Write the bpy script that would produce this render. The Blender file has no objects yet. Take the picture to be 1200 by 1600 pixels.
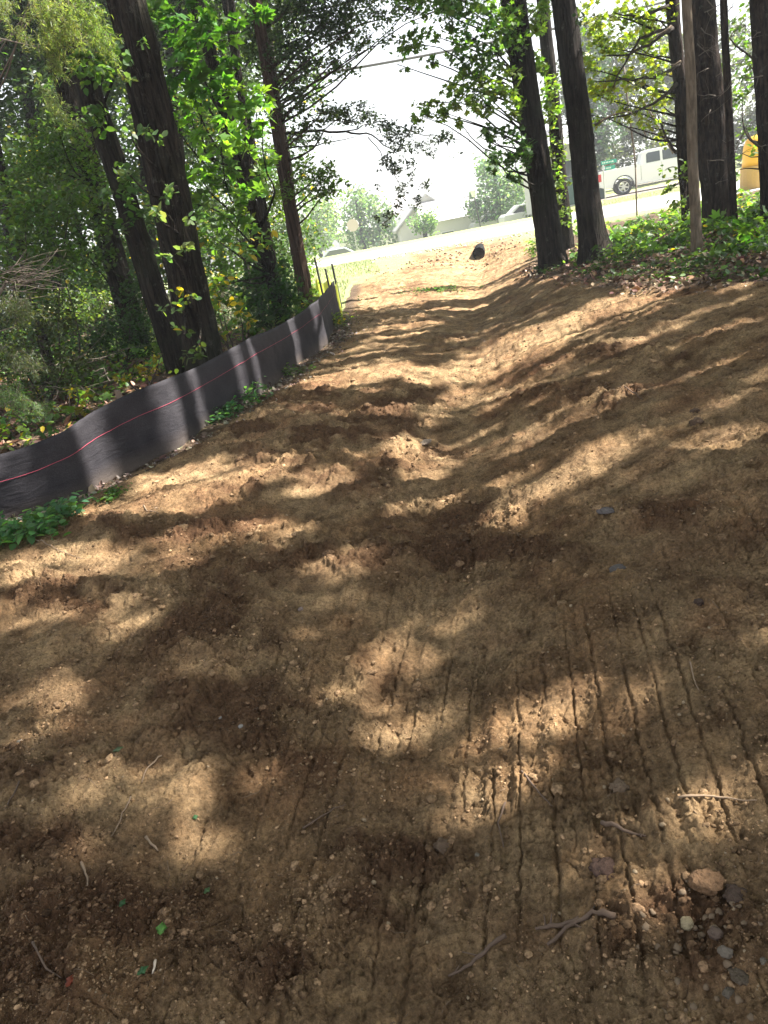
import bpy, bmesh, math, random
import numpy as np
from mathutils import Vector, Matrix
random.seed(7)
rng = np.random.default_rng(7)
R = math.radians

# ------------------------------------------------------------------ camera, world, sun, exposure
sc = bpy.context.scene
EYE = 1.65; PITCH = R(21.0); ROLL = R(11.0); FPX = 1186.0
cam_d = bpy.data.cameras.new("camera"); cam = bpy.data.objects.new("camera", cam_d)
sc.collection.objects.link(cam); sc.camera = cam
fwd = Vector((0, math.cos(PITCH), -math.sin(PITCH)))
up0 = Vector((0, math.sin(PITCH), math.cos(PITCH)))
rt0 = Vector((1, 0, 0))
# the phone is rolled: the picture's "up" leans to the right of the true vertical
up = up0 * math.cos(ROLL) + rt0 * math.sin(ROLL)
rt = rt0 * math.cos(ROLL) - up0 * math.sin(ROLL)
M = Matrix((rt, up, -fwd)).transposed().to_4x4(); M.translation = Vector((0, 0, EYE))
cam.matrix_world = M
cam_d.sensor_fit = 'VERTICAL'; cam_d.sensor_height = 24.0; cam_d.lens = FPX / 1600 * 24.0
cam_d.clip_start = 0.05; cam_d.clip_end = 2000

SUN_EL = R(48); SUN_AZ = R(8)             # azimuth measured from +X towards +Y
SV = Vector((math.cos(SUN_EL) * math.cos(SUN_AZ), math.cos(SUN_EL) * math.sin(SUN_AZ), math.sin(SUN_EL)))
w = bpy.data.worlds.new("World"); sc.world = w; w.use_nodes = True
nt = w.node_tree; nt.nodes.clear()
sky = nt.nodes.new('ShaderNodeTexSky'); sky.sky_type = 'NISHITA'; sky.sun_disc = False
sky.sun_elevation = SUN_EL; sky.sun_rotation = math.pi / 2 - SUN_AZ
sky.air_density = 1.0; sky.dust_density = 1.0; sky.ozone_density = 1.0
bg = nt.nodes.new('ShaderNodeBackground'); bg.inputs[1].default_value = 0.074
wo = nt.nodes.new('ShaderNodeOutputWorld')
hs = nt.nodes.new('ShaderNodeHueSaturation'); hs.inputs['Saturation'].default_value = 0.25
nt.links.new(sky.outputs[0], hs.inputs['Color']); nt.links.new(hs.outputs[0], bg.inputs[0]); nt.links.new(bg.outputs[0], wo.inputs[0])
sl = bpy.data.lights.new("sun", 'SUN'); sl.energy = 5.0; sl.angle = R(0.53); sl.color = (1.0, 0.95, 0.88)
so = bpy.data.objects.new("sun", sl); sc.collection.objects.link(so)
so.rotation_euler = SV.to_track_quat('Z', 'Y').to_euler(); so.location = (20, 3, 25)
sc.view_settings.view_transform = 'Standard'; sc.view_settings.look = 'None'
sc.view_settings.gamma = 1.0; sc.view_settings.exposure = 2.15
sc.cycles.max_bounces = 6; sc.cycles.diffuse_bounces = 4; sc.cycles.transmission_bounces = 4
sc.cycles.transparent_max_bounces = 8; sc.cycles.sample_clamp_indirect = 8

HAZE = 0.0021
# ------------------------------------------------------------------ measuring helpers
sp, cp, sr, cr = math.sin(PITCH), math.cos(PITCH), math.sin(ROLL), math.cos(ROLL)
def ray(px, py):
    dx, dy = px - 600, py - 800
    u = dx * cr - dy * sr; v = dx * sr + dy * cr
    return u, FPX * cp - v * sp, -FPX * sp - v * cp
def P(px, py, Y):
    """the place at forward distance Y seen in that direction"""
    x, y, z = ray(px, py); t = Y / y
    return Vector((x * t, Y, EYE + z * t))
def proj(x, y, z):
    dz = z - EYE
    f = y * cp - dz * sp; v = -(y * sp + dz * cp); u = x
    f = np.maximum(f, 1e-3)
    u = u / f * FPX; v = v / f * FPX
    return 600 + u * cr + v * sr, 800 - u * sr + v * cr

# ------------------------------------------------------------------ noise
_perm = np.random.default_rng(3).permutation(4096)
def _h(ix, iy, seed):
    return _perm[(ix + _perm[(iy + seed * 131) & 4095]) & 4095]
def pn(x, y, seed=0):
    x = np.asarray(x, float); y = np.asarray(y, float)
    ix = np.floor(x).astype(int); iy = np.floor(y).astype(int); fx = x - ix; fy = y - iy
    ux = fx * fx * fx * (fx * (fx * 6 - 15) + 10); uy = fy * fy * fy * (fy * (fy * 6 - 15) + 10)
    def g(i, j):
        a = _h(ix + i, iy + j, seed) * (2 * np.pi / 4096)
        return np.cos(a) * (fx - i) + np.sin(a) * (fy - j)
    a = g(0, 0) * (1 - ux) + g(1, 0) * ux; b = g(0, 1) * (1 - ux) + g(1, 1) * ux
    return (a * (1 - uy) + b * uy) * 1.5
def worley(x, y, seed=0):
    ix = np.floor(x).astype(int); iy = np.floor(y).astype(int)
    d1 = np.full(x.shape, 9.0); d2 = np.full(x.shape, 9.0); idm = np.zeros(x.shape)
    for i in (-1, 0, 1):
        for j in (-1, 0, 1):
            h = _h(ix + i, iy + j, seed); h2 = _h(ix + i + 57, iy + j + 91, seed + 5)
            d = np.hypot(ix + i + h / 4096 - x, iy + j + h2 / 4096 - y)
            m = d < d1
            d2 = np.where(m, d1, np.minimum(d2, d)); idm = np.where(m, h / 4096, idm); d1 = np.where(m, d, d1)
    return d1, d2, idm
def ss(a, b, x):
    t = np.clip((x - a) / (b - a), 0, 1); return t * t * (3 - 2 * t)

# ------------------------------------------------------------------ the lie of the land
ROAD_Z = 0.38
def H(x, y):
    x = np.asarray(x, float); y = np.asarray(y, float)
    s = x - (0.20 * y - 0.42)
    r = np.sqrt(s * s + 0.04) - 0.2
    right = 0.62 * (1 - np.exp(-r / 1.9)); left = 0.24 * (1 - np.exp(-r / 0.75))
    z = np.where(s > 0, right, left)
    z = z + 0.03 * pn(x * 0.5, y * 0.4, 1) * ss(0.3, 1.5, np.abs(s))
    z = z - 0.10 * ss(1.0, 9.0, -s - 1.5)
    t = ss(19.6, 23.5, y + 0.35 * np.minimum(x, 6) - 1.2)
    z = z * (1 - t) + ROAD_Z * t
    far = np.clip((y - 36.5) * 0.068, 0, 2.6) * ss(13.2, 10.0, x - 0.22 * (y - 36))
    z = z - 0.20 * np.exp(-((x - 3.85) / 0.42) ** 2 - ((y - 20.9) / 0.9) ** 2)
    z = z + 0.12 * ss(33.5, 36.5, y) * ss(9, 12, x) - far
    return z
def G(px, py, d=0.0):
    """where that direction meets the ground"""
    x, y, z = ray(px, py); t = np.linspace(0.3, 70, 14000) / y
    hz = H(x * t, y * t); below = np.nonzero(EYE + z * t <= hz)[0]
    k = t[below[0]] if len(below) else t[-1]
    return Vector((x * k, y * k, float(H(x * k, y * k)) + d))

FB = [(-75, 845), (0, 818), (65, 798), (135, 770), (168, 748), (224, 723), (280, 700), (336, 660), (401, 622), (434, 594), (467, 568), (511, 540), (533, 500)]
FTOP = [(-75, 735), (0, 707), (65, 693), (135, 653), (203, 608), (280, 583), (327, 565), (383, 530), (448, 502), (495, 469), (525, 434), (560, 400)]
FW = [G(*p) for p in FB]
fy_ = np.array([p.y for p in FW]); fx_ = np.array([p.x for p in FW])
fo = np.argsort(fy_)
def fence_x(y):
    y = np.asarray(y, float)
    base = np.interp(y, fy_[fo], fx_[fo])
    base = np.where(y < fy_[fo][0], fx_[fo][0] + (y - fy_[fo][0]) * 0.9, base)
    return np.where(y > 13.0, np.interp(y, [13, 20, 22], [base_end, 0.35, 2.0]), base)
base_end = float(fx_[fo][-1])
def right_x(y):
    return np.interp(y, [0, 5, 6.5, 8, 13, 20, 21.5], [7.5, 5.4, 4.3, 3.5, 3.3, 5.0, 5.2])

ROUGH = [(260, 830, 160, 26), (420, 690, 150, 40), (560, 860, 90, 40), (620, 700, 60, 50), (380, 780, 60, 30), (140, 930, 160, 34), (760, 860, 160, 40), (900, 620, 120, 20), (480, 620, 120, 22), (640, 450, 60, 10), (1000, 560, 120, 22), (1040, 800, 160, 24), (60, 1300, 120, 60), (330, 1000, 160, 40), (500, 690, 170, 70), (330, 930, 140, 60), (640, 640, 90, 40), (420, 860, 120, 50), (180, 1420, 170, 60),
         (80, 1180, 120, 70), (60, 1540, 160, 60), (450, 1500, 120, 70), (480, 1060, 90, 60), (1000, 1290, 200, 60), (730, 800, 90, 40), (1050, 1450, 130, 80),
         (330, 1100, 130, 70), (600, 780, 80, 50), (870, 1230, 90, 50), (620, 1380, 200, 80)]
def ground_detail(x, y):
    """returns extra height, roughness mask, damp mask, groove mask"""
    px, py = proj(x, y, H(x, y))
    wob = 0.5 * pn(x * 3, y * 3, 11) + 0.4 * pn(x * 9, y * 9, 12)
    rough = np.zeros(x.shape)
    for (cx, cy, rx, ry) in ROUGH:
        d = ((px - cx) / rx) ** 2 + ((py - cy) / ry) ** 2
        rough = np.maximum(rough, np.clip(1.25 - d + wob, 0, 1))
    infront = (y > 0.6)
    rough = np.where(infront, rough, 0.4)
    rough = np.clip(rough + 0.35 * np.clip(pn(x * 1.3, y * 1.3, 13) * 2, 0, 1), 0, 1)
    dirt = ss(-0.05, 0.25, x - fence_x(y) - 0.12) * ss(-0.1, 0.35, right_x(y) - x + 0.3 * pn(x * 1.5, y * 1.5, 14)) * ss(22.3, 21.0, y - 2.8 * ss(.3, 2.2, x) - 0.35 * pn(x, y, 15))
    near = ss(14, 5, y)
    d = 0.045 * pn(x * 1.1, y * 1.1, 2) + 0.022 * pn(x * 2.9, y * 2.6, 3)
    d1, d2, idm = worley(x * 9 + 0.6 * pn(x * 12, y * 12, 4), y * 9 + 0.6 * pn(x * 12, y * 12, 5), 1)
    clod = np.clip(1 - d1 * 1.4, 0, 1) ** 0.7 * (idm > 0.35)
    e1, e2, idn = worley(x * 26, y * 26, 2)
    clod2 = np.clip(1 - e1 * 1.5, 0, 1) ** 0.6 * (idn > 0.35)
    g1, g2, idg = worley(x * 60, y * 60, 3)
    crumb = np.clip(1 - g1 * 1.5, 0, 1) ** 0.6
    crk = -np.exp(-((d2 - d1) / 0.045) ** 2) * (pn(x * 2, y * 2, 19) > 0.05)
    p1, p2, idp = worley(x * 17 + pn(x * 9, y * 9, 33), y * 17 + pn(x * 9, y * 9, 34), 7)
    pit = np.exp(-(p1 / 0.22) ** 2) * (idp > 0.45) * (pn(x * 2.2, y * 2.2, 35) > -0.22)
    rag = np.clip(pn(x * 14, y * 14, 36) + 0.5 * pn(x * 31, y * 31, 37), -0.1, 1)
    d = d + rough * (0.022 * clod + 0.011 * clod2 + 0.018 * pn(x * 7, y * 7, 6)) + near * (0.007 + 0.005 * rough) * crumb * ss(-0.35, 0.25, pn(x * 6, y * 6, 38))
    d = d + (1 - rough) * (0.012 * clod2 * ss(-0.1, 0.35, pn(x * 4, y * 4, 17)) + 0.010 * pn(x * 8, y * 5, 7)) + near * 0.011 * np.clip(crk, -1, 0) * (1 - 0.3 * rough)
    d = d - (0.008 + 0.008 * near) * pit * (0.35 + 0.65 * rough) + 0.014 * np.minimum(rag, .18 + rough) * (0.35 + 0.65 * rough)
    qq = x - 0.235 * y + 0.03 * pn(x * 2, y * 2, 44)
    d = d + 0.011 * pn(qq * 11, y * 0.9, 45) + 0.007 * pn(qq * 24, y * 2.2, 46) + 0.010 * pn(x * 3.2 + 0.8 * y, y * 5.5, 47)
    mm = ss(1.8, 3.5, y) * ss(16, 9, y); b1 = 1 - np.abs(pn(x * 3.6 + .4 * pn(x * 9, y * 9, 68), y * 5.5, 69)) * 2.2; b2, b3, idb = worley(x * 5.5 + .4 * pn(x * 8, y * 8, 70), y * 7 + .4 * pn(x * 8, y * 8, 71), 11)
    d = d + mm * (rough * (0.018 * b1 + 0.030 * np.clip(1 - b2 * 1.5, 0, 1) ** .6 * (idb > .45)) + (1 - rough) * 0.010 * b1) + mm * rough * .012 * np.clip(pn(x * 17, y * 19, 72) + .1, -.3, .4)
    h1, h2, idh = worley(x * 100, y * 100, 9); d = d + near * 0.0030 * np.clip(1 - h1 * 1.6, 0, 1) ** 0.6 * (idh > 0.3)
    mic = 0.007 * pn(x * 45, y * 45, 8) + 0.003 * pn(x * 110, y * 110, 9); d = d + near * np.minimum(mic, 0.0018 + 0.005 * rough)
    cr1 = np.abs(pn(x * 13 + 0.5 * pn(x * 30, y * 30, 57), y * 13, 58)); cr2 = np.abs(pn(x * 31, y * 31 + 0.5 * pn(x * 70, y * 70, 59), 60))
    m1 = ss(-0.25, 0.2, pn(x * 2.6, y * 2.6, 61)); m2 = ss(-0.3, 0.2, pn(x * 5, y * 5, 62))
    d = d - near * (0.013 * m1 * ss(-.2, .25, pn(x * 19, y * 19, 66)) * np.exp(-(cr1 / 0.04) ** 2) + 0.007 * m2 * ss(-.1, .3, pn(x * 27, y * 27, 67)) * np.exp(-(cr2 / 0.08) ** 2)) * (0.7 + 0.5 * rough)
    # crawler tracks: narrow parallel cuts along the swale
    q = x - 0.235 * y + 0.010 * pn(x * 2, y * 1.2, 21) + 0.005 * pn(x * 15, y * 15, 22) + 0.006 * pn(x * 40, y * 40, 29)
    ph = q / 0.088 + 0.25 * pn(q * 5, q * 0 + 3.3, 23)
    tri = np.abs(ph - np.round(ph)) * 0.088
    gm = ss(-0.62, -0.44, q + 0.1 * pn(x * 3, y * 3, 25)) * ss(0.60, 0.42, q + 0.1 * pn(x * 3, y * 3, 26)) * ss(1.0, 1.3, y + 0.3 * pn(x * 3, y * 3, 27)) * ss(3.1, 2.2, y + 0.5 * pn(x * 3, y * 1, 28))
    gm2 = 0.3 * ss(0.2, 0.7, q) * ss(2.8, 2.2, q) * ss(3.0, 4.2, y) * ss(10, 7, y)
    keepg = ss(-0.3, 0.1, pn(q * 13, y * 1.8, 24) + 0.12)
    wd = 0.0055 + 0.004 * np.clip(pn(x * 20, y * 8, 48), -.6, 1)
    d = d * (1 - 0.2 * gm) - gm * keepg * 0.017 * np.exp(-(tri / wd) ** 2) + gm * 0.006 * np.cos(ph * 2 * np.pi) - gm * .006 * ss(.1, .5, pn(q * 8, y * 22, 73)) 
    gm3 = (ss(-1.3, -1.0, q) * ss(-0.45, -0.6, q) + ss(.45, .6, q) * ss(1.5, 1.2, q)) * ss(4.2, 2.6, y + .5 * pn(x * 2, y, 63)) * ss(-.35, .05, pn(q * 3, y * .5, 64) + .15)
    ph3 = q / 0.105 + .3; tri3 = np.abs(ph3 - np.round(ph3)) * 0.105
    d = d - gm3 * keepg * 0.015 * np.exp(-(tri3 / (wd * 1.5)) ** 2) + gm3 * .007 * np.cos(ph3 * 2 * np.pi)
    ph2 = q / 0.16; tri2 = np.abs(ph2 - np.round(ph2)) * 0.16
    d = d - gm2 * keepg * 0.025 * np.exp(-(tri2 / 0.02) ** 2)
    soft = 0.05 * pn(x * 0.8, y * 0.8, 31) + 0.02 * pn(x * 4, y * 4, 32)
    off = ss(24, 20, y)
    return (d * dirt + soft * (1 - dirt)) * off, rough, dirt, gm

def Z(x, y):
    x = np.atleast_1d(np.asarray(x, float)); y = np.atleast_1d(np.asarray(y, float))
    return H(x, y) + ground_detail(x, y)[0]

# ------------------------------------------------------------------ object helpers
col = sc.collection
def tag(o, label=None, cat=None, group=None, kind=None):
    if label: o['label'] = label
    if cat: o['category'] = cat
    if group: o['group'] = group
    if kind: o['kind'] = kind
    return o
def np_mesh(name, V, faces, mat, parent=None, colors=None, smooth=False):
    """faces: list of (n,k) index arrays"""
    me = bpy.data.meshes.new(name)
    V = np.asarray(V, np.float32)
    me.vertices.add(len(V)); me.vertices.foreach_set('co', V.ravel())
    loops = np.concatenate([f.ravel() for f in faces]).astype(np.int32)
    tot = np.concatenate([np.full(len(f), f.shape[1]) for f in faces]).astype(np.int32)
    st = np.concatenate([[0], np.cumsum(tot)[:-1]]).astype(np.int32)
    me.loops.add(len(loops)); me.loops.foreach_set('vertex_index', loops)
    me.polygons.add(len(tot)); me.polygons.foreach_set('loop_start', st); me.polygons.foreach_set('loop_total', tot)
    if smooth: me.polygons.foreach_set('use_smooth', np.ones(len(tot), bool))
    if colors is not None:
        ca = me.color_attributes.new('tint', 'FLOAT_COLOR', 'POINT')
        c4 = np.ones((len(V), 4), np.float32); c4[:, :colors.shape[1]] = colors
        ca.data.foreach_set('color', c4.ravel())
    me.update(calc_edges=True); me.validate()
    me.materials.append(mat)
    o = bpy.data.objects.new(name, me); col.objects.link(o)
    if parent: o.parent = parent; o.matrix_parent_inverse = Matrix.Translation(-parent.location)
    return o
def empty(name, loc, label, cat, group=None):
    o = bpy.data.objects.new(name, None); col.objects.link(o); o.location = loc; o.empty_display_size = 0.2
    return tag(o, label, cat, group)
class MB:
    """collects simple solids in world coordinates"""
    def __init__(s): s.v = []; s.f = []
    def add(s, vs, fs):
        b = len(s.v); s.v += [tuple(v) for v in vs]; s.f += [tuple(i + b for i in f) for f in fs]; return s
    def box(s, x0, y0, z0, x1, y1, z1, m=None):
        vs = [Vector(v) for v in ((x0,y0,z0),(x1,y0,z0),(x1,y1,z0),(x0,y1,z0),(x0,y0,z1),(x1,y0,z1),(x1,y1,z1),(x0,y1,z1))]
        if m: vs = [m @ v for v in vs]
        return s.add(vs, [(0,3,2,1),(4,5,6,7),(0,1,5,4),(1,2,6,5),(2,3,7,6),(3,0,4,7)])
    def prism(s, pts, y0, y1, m=None):
        """pts (x,z) outline extruded from y0 to y1"""
        n = len(pts); vs = [Vector((p[0], y0, p[1])) for p in pts] + [Vector((p[0], y1, p[1])) for p in pts]
        if m: vs = [m @ v for v in vs]
        return s.add(vs, [tuple(range(n)), tuple(range(2*n-1, n-1, -1))] + [(i, i+n, (i+1)%n+n, (i+1)%n) for i in range(n)])
    def tube(s, pts, rad, n=8):
        b = len(s.v); pts = [Vector(p) for p in pts]; k = len(pts)
        if not hasattr(rad, '__len__'): rad = [rad] * k
        for i, p in enumerate(pts):
            t = (pts[min(i+1, k-1)] - pts[max(i-1, 0)]).normalized()
            a = t.orthogonal().normalized() if i == 0 else (a - t * a.dot(t)).normalized()
            c = t.cross(a)
            for j in range(n):
                q = 2 * math.pi * j / n; s.v.append(tuple(p + (a * math.cos(q) + c * math.sin(q)) * rad[i]))
        for i in range(k - 1):
            for j in range(n):
                s.f.append((b+i*n+j, b+i*n+(j+1)%n, b+(i+1)*n+(j+1)%n, b+(i+1)*n+j))
        s.f.append(tuple(range(b+n-1, b-1, -1))); s.f.append(tuple(range(b+(k-1)*n, b+k*n)))
        return s
    def build(s, name, mat, parent=None, smooth=False, bevel=0):
        me = bpy.data.meshes.new(name); me.from_pydata(s.v, [], s.f); me.update()
        if smooth: me.polygons.foreach_set('use_smooth', [True] * len(me.polygons))
        me.materials.append(mat); o = bpy.data.objects.new(name, me); col.objects.link(o)
        if parent: o.parent = parent; o.matrix_parent_inverse = Matrix.Translation(-parent.location)
        if bevel:
            b = o.modifiers.new('bevel', 'BEVEL'); b.width = bevel; b.segments = 2; b.limit_method = 'ANGLE'
        return o

# ------------------------------------------------------------------ materials
def newmat(name):
    m = bpy.data.materials.new(name); m.use_nodes = True; n = m.node_tree.nodes; l = m.node_tree.links
    b = n['Principled BSDF']; return m, n, l, b
def simple(name, c, rough=0.6, metal=0.0, var=0.12, scale=30, bump=0.0, spec=0.4):
    m, n, l, b = newmat(name)
    tc = n.new('ShaderNodeTexCoord'); no = n.new('ShaderNodeTexNoise'); no.inputs['Scale'].default_value = scale; no.inputs['Detail'].default_value = 5
    l.new(tc.outputs['Object'], no.inputs['Vector'])
    mx = n.new('ShaderNodeMix'); mx.data_type = 'RGBA'
    mx.inputs[6].default_value = (*[v * (1 - var) for v in c], 1); mx.inputs[7].default_value = (*[min(1, v * (1 + var)) for v in c], 1)
    l.new(no.outputs['Fac'], mx.inputs[0]); l.new(mx.outputs[2], b.inputs['Base Color'])
    b.inputs['Roughness'].default_value = rough; b.inputs['Metallic'].default_value = metal
    b.inputs['Specular IOR Level'].default_value = spec
    if bump:
        bp = n.new('ShaderNodeBump'); bp.inputs['Strength'].default_value = bump; bp.inputs['Distance'].default_value = 0.02
        l.new(no.outputs['Fac'], bp.inputs['Height']); l.new(bp.outputs[0], b.inputs['Normal'])
    return m
def leafmat(name='leaf', trans=0.45, gloss=0.35):
    m, n, l, b = newmat(name)
    at = n.new('ShaderNodeAttribute'); at.attribute_name = 'tint'
    l.new(at.outputs['Color'], b.inputs['Base Color']); b.inputs['Roughness'].default_value = 0.48
    b.inputs['Specular IOR Level'].default_value = gloss
    tr = n.new('ShaderNodeBsdfTranslucent'); mu = n.new('ShaderNodeMix'); mu.data_type = 'RGBA'; mu.blend_type = 'MULTIPLY'
    mu.inputs[0].default_value = 1.0; mu.inputs[7].default_value = (2.6, 2.5, 0.9, 1)
    l.new(at.outputs['Color'], mu.inputs[6]); l.new(mu.outputs[2], tr.inputs['Color'])
    ms = n.new('ShaderNodeMixShader'); ms.inputs[0].default_value = trans
    l.new(b.outputs[0], ms.inputs[1]); l.new(tr.outputs[0], ms.inputs[2]); l.new(ms.outputs[0], n['Material Output'].inputs[0])
    return m
def barkmat(name, c1, c2, sx=9, sz=1.6, bump=0.9, moss=0.0):
    m, n, l, b = newmat(name)
    tc = n.new('ShaderNodeTexCoord'); mp = n.new('ShaderNodeMapping'); mp.inputs['Scale'].default_value = (sx, sx, sz)
    l.new(tc.outputs['Object'], mp.inputs['Vector'])
    no = n.new('ShaderNodeTexNoise'); no.inputs['Scale'].default_value = 2.2; no.inputs['Detail'].default_value = 8; no.inputs['Roughness'].default_value = 0.65
    no.inputs['Distortion'].default_value = 0.4
    l.new(mp.outputs[0], no.inputs['Vector'])
    rp = n.new('ShaderNodeValToRGB'); rp.color_ramp.elements[0].position = 0.38; rp.color_ramp.elements[1].position = 0.68
    rp.color_ramp.elements[0].color = (*c1, 1); rp.color_ramp.elements[1].color = (*c2, 1)
    l.new(no.outputs['Fac'], rp.inputs[0])
    vo = n.new('ShaderNodeTexVoronoi'); vo.feature = 'DISTANCE_TO_EDGE'; vo.inputs['Scale'].default_value = 1.5; l.new(mp.outputs[0], vo.inputs['Vector'])
    dm = n.new('ShaderNodeVectorMath'); dm.operation = 'MULTIPLY_ADD'; dm.inputs[1].default_value = (.8, .8, .8); l.new(no.outputs['Color'], dm.inputs[0]); l.new(mp.outputs[0], dm.inputs[2]); l.new(dm.outputs[0], vo.inputs['Vector'])
    vr = n.new('ShaderNodeMapRange'); vr.inputs[1].default_value = 0.0; vr.inputs[2].default_value = 0.22; l.new(vo.outputs['Distance'], vr.inputs[0])
    n2 = n.new('ShaderNodeTexNoise'); n2.inputs['Scale'].default_value = 1.7; n2.inputs['Detail'].default_value = 4
    l.new(tc.outputs['Object'], n2.inputs['Vector'])
    r2 = n.new('ShaderNodeValToRGB'); r2.color_ramp.elements[0].position = 0.5; r2.color_ramp.elements[1].position = 0.68
    r2.color_ramp.elements[0].color = (0, 0, 0, 1); r2.color_ramp.elements[1].color = (moss, moss, moss, 1)
    l.new(n2.outputs['Fac'], r2.inputs[0])
    mx = n.new('ShaderNodeMix'); mx.data_type = 'RGBA'; mx.inputs[7].default_value = (0.05, 0.06, 0.035, 1)
    l.new(r2.outputs[0], mx.inputs[0]); l.new(rp.outputs[0], mx.inputs[6])
    n3 = n.new('ShaderNodeTexNoise'); n3.inputs['Scale'].default_value = 9; n3.inputs['Detail'].default_value = 6; n3.inputs['Roughness'].default_value = .7; l.new(tc.outputs['Object'], n3.inputs['Vector'])
    r3 = n.new('ShaderNodeValToRGB'); r3.color_ramp.elements[0].position = 0.60; r3.color_ramp.elements[1].position = 0.68; r3.color_ramp.elements[1].color = (.55, .55, .55, 1); l.new(n3.outputs['Fac'], r3.inputs[0])
    m3 = n.new('ShaderNodeMix'); m3.data_type = 'RGBA'; m3.inputs[7].default_value = (0.15, 0.145, 0.12, 1); l.new(r3.outputs[0], m3.inputs[0]); l.new(mx.outputs[2], m3.inputs[6]); l.new(m3.outputs[2], b.inputs['Base Color'])
    b.inputs['Roughness'].default_value = 0.95; b.inputs['Specular IOR Level'].default_value = 0.15
    bp = n.new('ShaderNodeBump'); bp.inputs['Strength'].default_value = bump; bp.inputs['Distance'].default_value = 0.05
    hm_ = n.new('ShaderNodeMath'); hm_.operation = 'MULTIPLY_ADD'; hm_.inputs[1].default_value = .8; l.new(vr.outputs[0], hm_.inputs[0]); l.new(no.outputs['Fac'], hm_.inputs[2])
    l.new(hm_.outputs[0], bp.inputs['Height']); l.new(bp.outputs[0], b.inputs['Normal'])
    return m
LEAF = leafmat('leaf'); LEAF_DARK = leafmat('leaf_leathery', 0.25, 0.5); LEAF_MATT = leafmat('leaf_fallen', 0.0, 0.2)
BARK = barkmat('bark_grey_brown', (0.009, 0.0065, 0.005), (0.060, 0.046, 0.036), sx=12, bump=1.0, moss=0.35)
BARK_RED = barkmat('bark_cedar', (0.03, 0.017, 0.012), (0.12, 0.078, 0.058), sx=16, sz=0.8, bump=0.7)
BARK_PALE = barkmat('bark_pale', (0.11, 0.085, 0.06), (0.24, 0.19, 0.14), sx=12, sz=2.5, bump=0.5)
BARK_PINE = barkmat('bark_pine', (0.014, 0.009, 0.007), (0.080, 0.055, 0.042), sx=11, sz=2.4, bump=1.0)
TWIG = simple('dead_twig', (0.15, 0.12, 0.095), 0.9, var=0.3)
TWIG_DARK = simple('dark_twig', (0.05, 0.038, 0.03), 0.9, var=0.3)

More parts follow.
